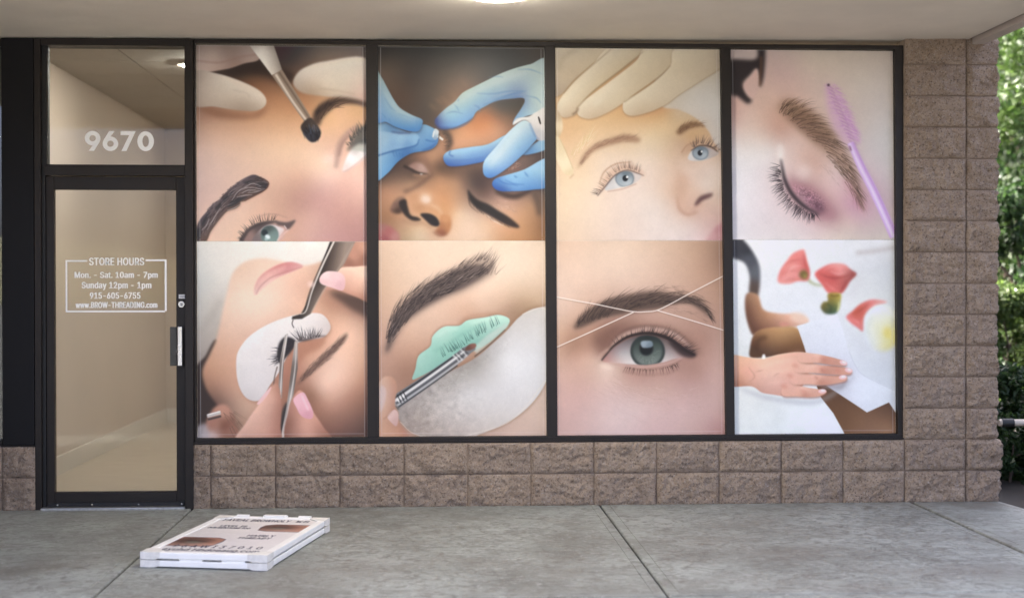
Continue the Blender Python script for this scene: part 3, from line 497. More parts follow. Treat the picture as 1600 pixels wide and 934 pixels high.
    p.shape(us([(1235,660),(1270,600),(1380,580),(1450,540),(1560,500),(1560,760),(1470,800),(1440,740),(1390,640),(1330,615)]), UU([(1300,610,'#d8dce0'),(1450,580,'#eeecea'),(1500,650,'#e6e2e0'),(1460,740,'#c4c4cc')]), 2.2)
    p.shape(us([(1466,585),(1480,590),(1495,645),(1482,645)]), '#1e1a1a', 1.5); p.line(us([(1245,640),(1320,600),(1400,600)]), [4,6,3], '#fbfbfa', 2, .8); p.line(us([(1390,640),(1430,740),(1475,795)]), 6, '#5c78a8', 4, .7)
    p.shape(us([(490,770),(515,700),(548,712),(552,740),(528,800)]), UU([(510,740,'#b9d2e4'),(540,730,'#e6eef2'),(520,785,'#7c9cc0')]), 2); p.line(us([(545,765),(592,800)]), [12,9], '#efefec', 1.8); p.line(us([(512,720),(500,775)]), 4, '#f8fbfc', 1.5); p.line(us([(560,740),(550,790)]), 5, '#4a4440', 2, .8)
    return p.done()

def poster_lash_lift():
    p = Pic((32, 15, 798, 908), seed=14)
    p.base([(32,20,'#ddbba2'),(300,60,'#e5c9b4'),(600,60,'#e2cbb6'),(770,40,'#dfc6b0'),(50,250,'#dab092'),(150,160,'#e1c0a7'),(400,70,'#e4c8b3'),(650,150,'#e6d0ba'),(770,220,'#dcbda2'),(600,260,'#deba9f'),(710,310,'#b3906f'),(500,300,'#e0bba2'),(300,370,'#dfb79e'),(200,420,'#dcb298'),(130,500,'#cf9f84'),(50,580,'#c4937c'),(150,610,'#a87860'),(220,480,'#cfa085'),(400,370,'#d3a78d'),(660,350,'#a07c60'),(770,890,'#d6b5a2'),(690,895,'#d9b7a4'),(795,720,'#dcc0ad'),(50,700,'#c09078'),(60,450,'#d0a088'),(440,340,'#d0a286')])
    PD = [(100,775),(130,722),(300,640),(460,560),(560,480),(620,425),(670,370),(720,335),(770,321),(822,326),(840,450),(822,580),(795,668),(748,742),(680,808),(590,862),(490,902),(420,930),(250,915),(180,888),(132,840)]
    p.shape([(x+3, y+7) for x, y in PD], '#a8866c', 6, .8); p.shape([(x-6, y-8) for x, y in PD], '#8a6448', 7, .5)
    m = p.shape(PD, [(720,380,'#cdcccc'),(770,520,'#d6d9df'),(620,560,'#e0e3e8'),(640,700,'#d9dade'),(450,720,'#d3d3d5'),(300,800,'#c2bab5'),(200,820,'#a99c94'),(350,680,'#b4b0ad'),(480,580,'#a39f9b'),(230,745,'#aca4a0'),(400,870,'#c6bab3'),(560,500,'#b9b9bb'),(720,680,'#dadce0'),(560,840,'#d4cdc8'),(140,790,'#a39a95')], 2)
    n = p.blur(p.r.randn(p.H, p.W), 1.5); n = n/n.std(); n2 = p.blur(p.r.randn(p.H, p.W), 7); n = .55*n+.9*n2/n2.std(); wt = np.clip(1.15-np.hypot((p.X-230)/330, (p.Y-820)/230), 0, 1)+.5*np.clip(1-np.abs((p.Y-(590-.62*(p.X-450)))/60), 0, 1)*(p.X > 250)*(p.X < 640)
    p.im *= (1-m*np.clip(wt, 0, 1)*np.clip(n*.04+.015, -.08, .15))[..., None]
    p.line([(130,842),(180,890),(250,915)], 3, '#e6dccf', 1.5, .7); p.line([(420,910),(600,858),(700,780),(790,660)], 3, '#e9e0d4', 1.5, .8); p.line([(690,352),(770,322),(800,328)], 3, '#efe6da', 1.5, .7)
    p.hairs([(150,840),(300,740),(450,640)], [-20,-25,-30], 40, 150, ['#857a74','#6e645f','#d8d2cd'], 2.4, -60, 70, jit=50, a=.28)
    p.hairs([(560,560),(680,700),(600,820)], [60,100,140], 60, 60, ['#f0f2f5','#c0c2c6'], 3, -60, 60, jit=20, a=.3)
    # brow
    p.shape([(58,535),(66,480),(92,380),(150,282),(250,202),(350,150),(440,110),(500,78),(548,112),(566,160),(530,190),(430,245),(330,285),(220,350),(140,420),(85,520)], '#7c675e', 13, .55)
    p.shape([(66,520),(76,470),(105,380),(165,292),(260,215),(360,165),(440,130),(505,125),(535,160),(430,228),(330,272),(220,335),(130,410),(82,505)], '#3a3031', 8, .75)
    C = [(76,500),(112,400),(190,310),(300,240),(400,190),(535,135)]
    p.hairs(C, [-74,-60,-42,-32,-32,-52], [110,110,110,100,85,75], 330, ['#1d1719','#2b2325','#191416'], 4.2, [-12,-42,-46,-46,-46,-42], [10,36,40,40,36,36], jit=8, curl=[10,14,14,10,0,-20])
    p.hairs(C, [-74,-62,-45,-35,-35,-55], 80, 110, ['#8d7e78','#a39590','#6b5d59'], 2.4, [-10,-38,-42,-42,-40,-30], [8,26,30,30,28,28], jit=9, curl=12, a=.75)
    p.hairs([(80,400),(150,290),(260,205),(370,148),(470,105),(550,100)], [-78,-62,-48,-40,-50,-62], 55, 90, ['#4a3d3b','#2d2526'], 2.4, -6, 14, jit=9)
    p.hairs([(520,160),(560,150)], [-70,-60], 80, 40, ['#5a4b46','#7c6a62'], 2.4, -30, 30, jit=9)
    # teal shield
    p.line([(400,395),(440,365),(530,350),(610,352)], 12, '#b9896c', 6, .7)
    SH = [(186,648),(200,600),(215,540),(268,497),(280,450),(330,408),(400,403),(440,378),(520,365),(580,354),(626,368),(630,392),(600,428),(520,492),(440,530),(330,580),(230,632)]
    p.shape([(x-3, y-4) for x, y in SH], '#8a5c48', 5, .6)
    p.shape(SH, [(330,440,'#a6dccd'),(480,400,'#a0dccb'),(600,380,'#aadfd0'),(240,560,'#93d0c1'),(430,460,'#7cc2b3'),(350,520,'#83c8b8'),(210,610,'#8ccabb'),(560,430,'#8fc9bd'),(290,500,'#8bd0c0'),(400,430,'#8ed4c4')], 2)
    p.line([(285,520),(350,490),(420,440),(520,395)], 10, '#6ab5a6', 7, .6); p.line([(300,455),(340,425),(400,415)], 10, '#bce8dc', 6, .7); p.line([(450,392),(530,375),(600,366)], 8, '#c2ecdf', 5, .7)
    p.line([(470,520),(540,460),(620,400)], [30,34,14], '#b9cfc8', 5, .75)
    p.hairs([(320,555),(400,510),(500,450),(595,395)], [-122,-118,-112,-108], [50,48,48,56], 64, ['#1c4f4d','#2a6a66','#123c3c'], 4.2, -3, 6, jit=6)
    p.line([(470,545),(540,490),(612,422)], [5,4,3], '#3a302c', 2, .8)
    # brush
    A = [(108,752),(250,655),(380,562),(430,522),(470,500)]
    p.line(A, [62,52,44,44,26], '#6b7078', 2); p.line([(x-9, y-15) for x, y in A[:3]], [9,9,7], '#22262c', 2, .95); p.line([(x-3, y-5) for x, y in A[:4]], [13,11,10,5], '#e6e9ec', 2.5, .95)
    p.line([(x+4, y+7) for x, y in A[:4]], [9,8,8,6], '#3a3f47', 3, .9); p.line([(x+9, y+15) for x, y in A[:4]], [9,8,7,6], '#c6cad0', 3, .9); p.line([(x+13, y+23) for x, y in A[:3]], 5, '#22252a', 2, .9)
    for q in ((385,550),(400,545),(420,525)): p.line([(q[0]-14,q[1]-14),(q[0]+4,q[1]+4),(q[0]+14,q[1]+18)], 6, '#d6dade', 2.5, .8); p.line([(q[0]-6,q[1]-18),(q[0]+22,q[1]+8)], 5, '#23262b', 2.5, .7)
    p.shape([(425,515),(445,490),(474,485),(476,502),(450,515)], [(440,505,'#5a342b'),(465,493,'#8a5244')], 2.5)
    for k in range(3): p.line([(116+k*13,716-k*8),(136+k*13,758-k*8)], 4, '#1d2024', 1.5, .9); p.ell(122+k*12, 745-k*9, 4, 9, '#f2f4f5', 1.5, .9, -30)
    p.line([(108,770),(125,785)], 6, '#2c2a2a', 3, .8)
    # fingers
    p.shape([(14,690),(36,660),(62,634),(100,642),(116,685),(106,760),(122,800),(122,842),(165,915),(14,920)], [(60,660,'#d8a88e'),(95,680,'#c8927a'),(60,760,'#e0b096'),(50,860,'#d99f7f'),(110,880,'#cf9374'),(90,780,'#c08a70'),(40,720,'#d9b4a6')], 3)
    p.shape([(34,700),(50,676),(66,700),(58,760),(38,795)], '#dcc2c0', 4, .8); p.shape([(72,815),(100,786),(120,800),(121,840),(110,862),(85,840)], [(85,815,'#e3beb8'),(112,840,'#d3a49c')], 2); p.line([(55,830),(75,812),(100,780)], 5, '#b07a60', 3, .7)
    return p.done()

def poster_cream_gloves():
    p = Pic((18, 25, 790, 920), seed=15)
    p.base([(18,30,'#cbbfa5'),(150,380,'#e3bb8b'),(300,370,'#e6be8d'),(450,340,'#e2b27e'),(520,300,'#d9a672'),(540,400,'#e9ca9c'),(450,430,'#ebd1aa'),(60,400,'#dfb485'),(40,520,'#e3c19b'),(250,540,'#f0d8bf'),(100,680,'#f1d7b6'),(200,800,'#f3dac2'),(40,890,'#eaccac'),(450,560,'#f3ddc9'),(500,760,'#f4e1d2'),(400,860,'#f3deCF'),(650,860,'#f2dacd'),(750,700,'#ecd0b8'),(600,470,'#d3b090'),(650,430,'#d8ae7e'),(720,400,'#d9b285'),(560,690,'#ecc9ae'),(620,600,'#f0d3be'),(740,590,'#f2dac8'),(660,770,'#e6bda6'),(350,500,'#ecd2b4'),(150,600,'#efd2b0'),(560,520,'#e3c3a4'),(780,880,'#e2b4ac'),(300,720,'#f4ddcb'),(600,300,'#d8c0a0')])
    p.shape([(500,270),(600,308),(680,350),(735,410),(765,470),(810,480),(810,10),(520,10)], [(560,260,'#d8cdbb'),(650,320,'#ddd5ca'),(700,250,'#dcd7ce'),(770,150,'#d3cab9'),(770,350,'#ded9d3'),(780,450,'#dcd4cc'),(720,380,'#dccfc0')], 4)
    E = '#97805f'
    def fing(P, c):
        c = [(x, y, _hx(k)*.60+np.array([.92, .845, .735])*.40) for x, y, k in c]; p.shape([(x, y+4) for x, y in P], '#93724e', 5, .6); p.shape(P, c, 2.2)
    fing([(5,10),(290,10),(200,92),(110,172),(60,232),(18,255),(5,260)], [(40,60,'#c9bea6'),(150,60,'#cdc0a2'),(220,40,'#d3c4a2'),(60,210,'#a08d76'),(40,160,'#b8a68c'),(110,140,'#bda98a')])
    p.line([(40,130),(60,70),(120,30)], 14, '#a8977c', 10, .5)
    fing([(30,302),(45,260),(110,180),(200,95),(275,20),(440,20),(350,105),(250,182),(180,240),(128,300),(120,330),(70,349),(40,336)], [(55,300,'#d8ccb2'),(150,210,'#e0d4b6'),(300,80,'#dccfae'),(80,342,'#a88e72'),(105,310,'#c2ae90'),(230,170,'#d3c4a0'),(400,40,'#cfc09c'),(210,120,'#e3d8bc')])
    fing([(122,322),(135,285),(200,235),(300,160),(400,80),(445,20),(600,20),(565,100),(480,172),(365,255),(335,280),(260,326),(190,353),(140,346)], [(150,320,'#d8cab0'),(220,270,'#e6dbc2'),(420,120,'#e0d2ae'),(540,50,'#d8c9a4'),(200,345,'#b89f80'),(300,290,'#d0bf9e'),(330,190,'#e6dabc'),(480,160,'#cdbb96')])
    fing([(334,302),(345,265),(400,235),(500,165),(560,100),(590,20),(810,20),(810,95),(700,172),(600,236),(540,281),(470,316),(390,338),(350,331)], [(360,305,'#dccfb4'),(440,250,'#e6dbc0'),(600,120,'#ddcfae'),(760,50,'#c9bb9e'),(690,160,'#c4b496'),(400,330,'#bfa684'),(540,260,'#d0c0a2'),(520,190,'#e4d8bc'),(640,190,'#d0c2a6')])
    for L in ([(60,235),(115,172),(205,95),(280,30)],[(128,298),(180,242),(250,184),(350,107),(432,38)],[(340,275),(400,234),(490,170),(560,102)]): p.line(L, [6,5,3], E, 3, .7)
    p.line([(100,335),(122,318),(126,300)], 8, '#7a6048', 4, .8); p.line([(200,290),(240,262)], 12, '#efe6d2', 8, .6)
    p.shape([(8,310),(35,320),(52,355),(55,402),(36,440),(8,445)], [(25,340,'#c2a988'),(40,390,'#e4d2b0'),(20,430,'#cdb48c')], 3)
    p.shape([(14,440),(42,446),(70,510),(102,588),(92,616),(55,602),(14,510)], [(30,470,'#e0cda6'),(70,570,'#efe0be'),(85,608,'#e6d0a6')], 2.5); p.line([(42,448),(72,512),(102,588)], 3, '#c0a276', 2, .6); p.line([(85,632),(105,612)], 5, '#c09a78', 3, .7)
    p.hairs([(95,560),(130,490),(170,460)], [-60,-62,-65], 90, 34, ['#f4e6c4','#e9d3a4','#d9bd88'], 5, -20, 20, a=.6)
    # brows
    p.shape([(122,585),(150,520),(200,475),(270,445),(350,425),(410,440),(405,462),(340,460),(260,480),(195,508),(150,555)], '#a67c60', 8, .8)
    p.hairs([(130,575),(180,500),(270,460),(390,448)], [-56,-36,-22,-35], 40, 150, ['#8d6854','#a37b62','#7a5a4a'], 3, [-6,-12,-14,-14], [6,12,14,12], a=.5, soft=1.4)
    p.shape([(583,412),(610,382),(660,365),(708,380),(680,388),(640,400),(600,425)], '#8a6444', 6, .85)
    p.hairs([(590,412),(640,385),(700,378)], [-65,-35,-5], 32, 80, ['#5f4230','#7a573e'], 3.4, -14, 14, a=.6, soft=1.4)
    # eyes
    p.shape([(215,700),(235,640),(280,585),(350,560),(410,585),(430,620),(330,600),(260,660)], '#dcae90', 9, .6)
    p.line([(222,655),(246,600),(300,563),(372,553)], [3,5,5,3], '#a8785e', 3, .75)
    w = p.shape([(248,685),(285,625),(340,597),(395,605),(418,620),(388,652),(325,672)], [(275,665,'#dedddd'),(310,660,'#e6e6e6'),(390,625,'#e3d6d0'),(340,605,'#a9a6a6'),(270,650,'#c9c6c6')], 2.5)
    p.ell(340,630,44,41,'#74828c',3,1,inner=w); p.ell(340,634,38,35,[(325,625,'#a3b4c0'),(350,650,'#c2ced5'),(340,610,'#62727f')],3,1,inner=w); p.ell(343,630,13,14,'#1c2027',2); p.ell(352,624,6,6,'#eef2f4',1.5)
    p.line([(213,712),(250,668),(296,616),(350,592),(400,606),(430,618)], [5,6,6,5,5,2], '#4e3c3a', 2.6, .8)
    p.hairs([(240,675),(296,612),(350,590),(408,605)], [-150,-118,-95,-68], [36,44,44,40], 56, ['#3a2c2c','#54423f'], 3.2, -3, 4, jit=9, a=.6, soft=1.2); p.hairs([(218,705),(250,670)], [-170,-150], 40, 16, ['#2c2122'], 3.4)
    p.line([(260,692),(330,680),(395,655)], 4, '#c0907c', 2.5, .7)
    p.shape([(600,520),(640,470),(690,450),(760,470),(790,510),(700,480),(640,510)], '#c9a080', 9, .6); p.line([(605,510),(632,475),(690,452)], 4, '#a87c5c', 3, .7)
    w = p.shape([(636,540),(660,492),(705,478),(765,500),(776,518),(700,546)], [(655,530,'#e4e0de'),(700,540,'#d6d6d6'),(760,515,'#c9b9b2'),(700,485,'#8f9096')], 2.5)
    p.ell(694,510,38,33,'#74828c',3,1,inner=w); p.ell(694,512,33,28,[(680,510,'#a3b4c0'),(705,520,'#b8c6cf'),(694,492,'#62727f')],3,1,inner=w); p.ell(692,510,11,13,'#1f242c',2); p.ell(700,504,5,5,'#eef2f4',1.5)
    p.line([(650,500),(690,476),(740,480),(778,505)], [4,6,8,5], '#463736', 2.6, .85)
    p.hairs([(660,490),(700,472),(775,498)], [-110,-75,-30], [32,50,50], 56, ['#2c2224','#463838'], 3.4, -3, 4, jit=10, a=.65, soft=1.2)
    # nose and lips
    p.shape([(575,660),(600,600),(640,640),(620,740),(670,790),(620,802),(588,765)], '#e2b497', 14, .65); p.line([(584,715),(592,770),(630,798),(680,785)], [6,10,10,6], '#c99478', 7, .85); p.line([(655,790),(670,760),(700,740)], 12, '#d8a88e', 8, .7); p.line([(578,560),(590,640),(580,720)], 30, '#dcb294', 20, .5)
    p.shape([(664,752),(690,714),(745,697),(742,714),(700,734),(676,754)], '#6a4846', 6); p.ell(720,660,40,30,'#f7e6d8',16,.5)
    p.shape([(715,930),(748,872),(800,835),(800,930)], [(740,900,'#e0aaa6'),(780,870,'#d08f90'),(785,910,'#d59a98')], 8)
    return p.done()

def poster_threading():
    p = Pic((22, 15, 795, 903), seed=16)
    p.base([(22,20,'#d3b39d'),(250,80,'#dfc4b1'),(500,80,'#d8b8a2'),(700,50,'#bc967c'),(790,90,'#9c7660'),(150,200,'#dfc0ad'),(350,190,'#ddbfad'),(600,170,'#cfa992'),(750,200,'#b98f76'),(40,340,'#dab9a6'),(40,450,'#cfa388'),(200,430,'#b4866f'),(150,540,'#cb9f8a'),(110,490,'#a87c64'),(40,600,'#d4aa98'),(40,750,'#d8ada3'),(40,890,'#d2a9a0'),(250,490,'#8f6454'),(300,430,'#916657'),(450,395,'#b78d7c'),(600,390,'#bb9280'),(700,470,'#b08372'),(660,620,'#b4887a'),(780,480,'#c29a8b'),(770,620,'#d2a89d'),(770,760,'#d2aaa2'),(780,890,'#c08c86'),(200,620,'#d6b09e'),(250,590,'#e6cab9'),(340,640,'#c79d8d'),(500,660,'#c79d8e'),(300,720,'#d8b7b0'),(400,780,'#dcbeb8'),(280,840,'#dfc2bd'),(450,860,'#d9b5b1'),(600,760,'#d6afa9'),(150,700,'#d5aba0'),(640,860,'#d2aca4'),(560,600,'#b88c7e'),(420,620,'#b98d7e'),(700,560,'#bc9080')])
    p.hairs([(250,640),(350,690),(480,710)], [30,25,10], 60, 60, ['#b98e80','#e2c6bd'], 3.5, -30, 60, jit=14, a=.3)
    p.hairs([(240,650),(330,740),(520,760),(640,720)], [35,22,5,-8], 70, 160, ['#b88c80','#ecd6cf','#c49a8e'], 3.2, -60, 90, jit=12, a=.22)
    # brow
    BR = [(104,410),(150,350),(220,305),(300,275),(400,257),(480,248),(560,262),(640,270),(705,310),(745,372),(700,338),(640,302),(560,305),(500,325),(420,335),(330,350),(240,368),(170,398),(125,415)]
    p.shape(BR, '#8a6c5e', 14, .6); p.shape(BR, '#46362f', 8, .8)
    C = [(120,405),(200,345),(320,310),(440,292),(560,285),(660,290),(735,360)]
    p.hairs([(112,412),(180,390),(260,368)], [-72,-66,-55], 60, 60, ['#3a2c27','#2a201d'], 3.4, -10, 6, jit=7)
    p.hairs(C, [-66,-52,-36,-25,-5,25,55], [60,75,75,70,70,70,50], 260, ['#241b19','#35291f','#2d221f'], 3.6, [-4,-30,-34,-36,-30,-20,-6], [8,30,34,30,24,12,6], jit=9, curl=[20,20,15,10,20,20])
    p.hairs(C, [-64,-50,-34,-20,0,28,55], 60, 60, ['#8a7266','#75604f'], 2.4, [-2,-26,-30,-30,-24,-14,-4], [6,26,30,24,18,8,4], jit=9, a=.6)
    p.hairs([(380,255),(500,235),(620,245),(700,290)], [-20,0,22,45], 60, 60, ['#6a5044','#85695c'], 2.4, -18, 8, jit=10, a=.6)
    p.hairs([(520,330),(620,335),(720,375)], [10,15,25], 60, 34, ['#7a5c50'], 2.4, -12, 16, jit=10, a=.5)
    # lid
    p.shape([(220,570),(240,500),(310,430),(430,398),(560,415),(660,480),(690,540),(600,500),(450,430),(330,460),(270,520)], '#8a6152', 12, .6)
    p.line([(265,500),(335,430),(445,408),(560,430),(650,490)], [8,14,12,12,8], '#5c3f38', 7, .7)
    p.line([(262,520),(310,462),(380,430),(460,418),(560,440),(640,500)], [10,18,18,16,18,8], '#cfae9f', 6, .75); p.shape([(190,440),(300,400),(420,385),(330,420),(270,480),(230,540)], '#6f4c40', 18, .55)
    w = p.shape([(232,562),(290,502),(360,462),(440,446),(530,468),(600,515),(655,545),(570,556),(510,572),(420,582),(310,575)], [(250,560,'#b98880'),(320,540,'#b9b2b4'),(350,500,'#8d8486'),(560,535,'#a99a98'),(600,535,'#a07e78'),(440,460,'#5a4c4a'),(300,570,'#c8a9a2'),(370,560,'#cfcaca')], 3)
    p.ell(443,520,80,76,'#27302f',3,1,inner=w); p.ell(443,520,68,66,[(400,540,'#586460'),(480,540,'#5e6b66'),(443,580,'#76827c'),(443,460,'#1e2524'),(410,500,'#3c4a45'),(480,500,'#3f4e48')],5,1,inner=w)
    p.hairs([(410,520),(443,560),(476,520)], [170,90,10], 34, 60, ['#8fa193','#44534d'], 3, jit=30, a=.4)
    p.ell(437,508,32,32,'#121517',4); p.shape([(414,476),(460,474),(464,500),(420,504)], [(430,485,'#9fb3c2'),(450,495,'#6f8494')], 3, .9)
    p.line([(230,562),(252,535),(292,492),(360,452),(450,439),(540,463),(610,512),(662,540)], [6,7,9,12,15,18,18,6], '#211818', 3, .95)
    p.shape([(540,470),(610,500),(668,530),(650,552),(600,540),(560,505)], '#2a1e1e', 7, .85)
    p.hairs([(290,490),(400,446),(520,455),(640,525)], [-115,-90,-55,-20], [34,36,50,50], 90, ['#191214','#2a2020'], 3.4, -4, 4, jit=10)
    p.line([(262,575),(330,585),(430,592),(520,580),(600,555)], [6,8,9,9,6], '#c9a096', 3, .8); p.line([(340,592),(430,606),(540,590),(600,560)], 4, '#6a4a42', 4, .5)
    p.hairs([(345,586),(430,598),(520,588),(575,570)], [115,95,72,50], [34,36,38,32], 50, ['#3a2826','#2a1d1d'], 3, -2, 4, jit=10, a=.8)
    p.line([(330,612),(430,628),(530,622),(590,600)], 8, '#9a7064', 6, .6); p.line([(215,560),(230,535),(262,510)], 12, '#d9b3a2', 6, .6); p.line([(225,585),(280,600)], 14, '#efd8ca', 7, .7)
    # threads
    T = '#efe4de'
    for L in ([(15,270),(110,288),(210,306),(300,325),(380,340),(440,340),(490,333),(560,300),(640,257),(800,176)],[(15,505),(140,450),(260,396),(380,342)],[(490,334),(600,366),(700,396),(800,427)]):
        p.line([(x+2, y+5) for x, y in L], 4, '#7a5c50', 2.5, .4); p.line(L, 4.6, T, .8, .95)
    return p.done()

def poster_spoolie():
    p = Pic((32, 30, 790, 918), seed=17)
    p.base([(40,500,'#dad2cf'),(90,700,'#e0dbdb'),(150,890,'#d9d0cd'),(320,890,'#dccec7'),(300,150,'#c9aca4'),(220,250,'#cfaf9f'),(100,330,'#d0b3a6'),(40,330,'#c09a90'),(100,420,'#d8c4b8'),(400,90,'#cbbaaa'),(550,70,'#c6b8a8'),(770,60,'#beb1a3'),(760,300,'#cbc1b7'),(700,450,'#cdc5be'),(770,600,'#cbc0b9'),(450,220,'#cfb8ab'),(350,330,'#d3b2a0'),(260,400,'#c79c89'),(330,450,'#d7b8a9'),(420,560,'#cfa794'),(320,560,'#dcc0b4'),(500,600,'#d9bdb3'),(560,700,'#d2aaa8'),(600,750,'#c795a2'),(560,830,'#d3b5a8'),(720,870,'#cbb7ac'),(420,850,'#dabfb9'),(220,500,'#dfd4cd'),(180,600,'#ddd3d1'),(640,890,'#cdb9ac'),(640,400,'#cdbfb4'),(40,60,'#b4a39c'),(220,80,'#bfa79f'),(650,180,'#cbbfb1')])
    p.shape([(20,20),(165,20),(155,75),(20,86)], '#b9a9a2', 5)
    p.shape([(20,86),(150,75),(164,20),(196,20),(190,140),(170,205),(160,120),(125,150),(92,190),(110,240),(132,265),(112,282),(70,250),(20,222)], '#262022', 8)
    p.shape([(95,195),(130,150),(158,120),(165,200),(140,255),(112,240)], '#c9a99f', 5); p.line([(178,60),(175,130),(170,200)], 10, '#6a4430', 5, .7)
    # brow
    BR = [(248,305),(268,265),(310,255),(380,290),(460,345),(525,430),(585,520),(635,640),(658,785),(620,740),(570,640),(505,545),(425,478),(345,405),(285,355)]
    p.shape(BR, '#9a745a', 15, .65); p.shape([(300,330),(330,290),(400,320),(480,400),(520,470),(440,460),(360,400)], '#6a4c38', 16, .6)
    C = [(262,318),(322,335),(395,392),(468,468),(530,555),(585,650),(632,745)]
    p.hairs(C, [-58,-38,-2,22,40,55,66], [70,80,85,95,100,90,50], 330, ['#3f2d22','#54402f','#6a5038','#33251e'], 4, [-22,-40,-50,-46,-34,-22,-5], [22,42,46,40,30,20,5], jit=8, curl=[50,50,40,20,14,10,8])
    p.hairs(C, [-58,-38,-2,22,40,55,66], 80, 80, ['#9a7c5e','#b09070'], 2.6, [-20,-36,-44,-40,-28,-18,-4], [18,36,40,34,24,14,4], jit=10, curl=30, a=.6)
    p.hairs([(440,550),(520,640),(600,740)], [45,50,60], 50, 30, ['#a07868'], 2.4, -20, 10, a=.4)
    p.line([(560,640),(600,700),(640,780)], 20, '#cf9099', 12, .6)
    # closed eye
    p.shape([(285,630),(350,630),(440,680),(510,760),(540,830),(450,835),(380,790),(320,730)], '#9a6468', 26, .8); p.shape([(300,650),(350,665),(420,710),(468,765),(440,800),(370,755),(315,705)], [(320,670,'#b8858c'),(400,720,'#8f6270'),(440,770,'#5d3c4a'),(360,730,'#a88088')], 13, .75)
    n = p.blur(p.r.randn(p.H, p.W), 2.); mm = p.blur(p.mask([[(310,660),(420,690),(480,770),(400,770)]]), 10); p.im *= (1+.10*mm*n/n.std())[..., None]
    p.ell(370,600,34,40,'#e9d8cf',18,.6,30); p.ell(262,510,18,40,'#efe6df',9,.7)
    p.line([(264,540),(270,580),(282,640),(315,706),(370,762),(440,803)], [4,10,16,18,16,5], '#241e21', 6, .93)
    p.hairs([(266,575),(276,640),(305,705),(365,762),(425,798)], [198,178,140,112,80], [46,58,66,66,44], 120, ['#151216','#2a2326','#1e191c'], 5, -4, 8, jit=13, curl=[-20,-20,-10,0,10])
    p.hairs([(262,600),(290,690),(360,770)], [190,150,115], 62, 40, ['#3a3034'], 3.4, 0, 10, jit=18, a=.6)
    p.line([(380,840),(470,850),(540,880)], 8, '#c5a39c', 7, .5)
    # spoolie
    ax = [(488,190),(520,280),(555,370),(600,462)]
    p.line(ax, [36,86,104,70], '#cf9fc6', 12, .55)
    p.hairs(ax, [15,15,22,30], [34,60,64,40], 190, ['#c489c0','#d3a3d0','#b878b4'], 4, -26, -6, jit=10, curl=30, a=.5)
    p.hairs(ax, [195,195,200,205], [22,34,30,20], 110, ['#cf9cca','#b97fb6'], 4, -6, 6, jit=12, curl=-30, a=.5)
    for k in range(15):
        t = k/14; x, y = 492+108*t, 196+262*t; p.line([(x-14-6*t, y-5), (x+4, y+4), (x+20, y+16)], [3,6,4], '#a868a6', 3, .65)
    p.ell(489,192,6,6,'#4a3340',2.5)
    S = [(588,462),(640,580),(690,680),(740,790),(790,905)]
    p.line([(x+8, y+6) for x, y in S], 44, '#b89aa8', 10, .35); p.line(S, [30,38,40,40,42], '#cfa6d8', 2); p.line([(x-4, y+2) for x, y in S], [9,14,14,14,14], '#ecdcf2', 4, .85); p.line([(x+14, y-2) for x, y in S], 7, '#b689c4', 3, .7)
    p.line([(584,478),(592,500)], 8, '#7a4a60', 3, .8)
    return p.done()

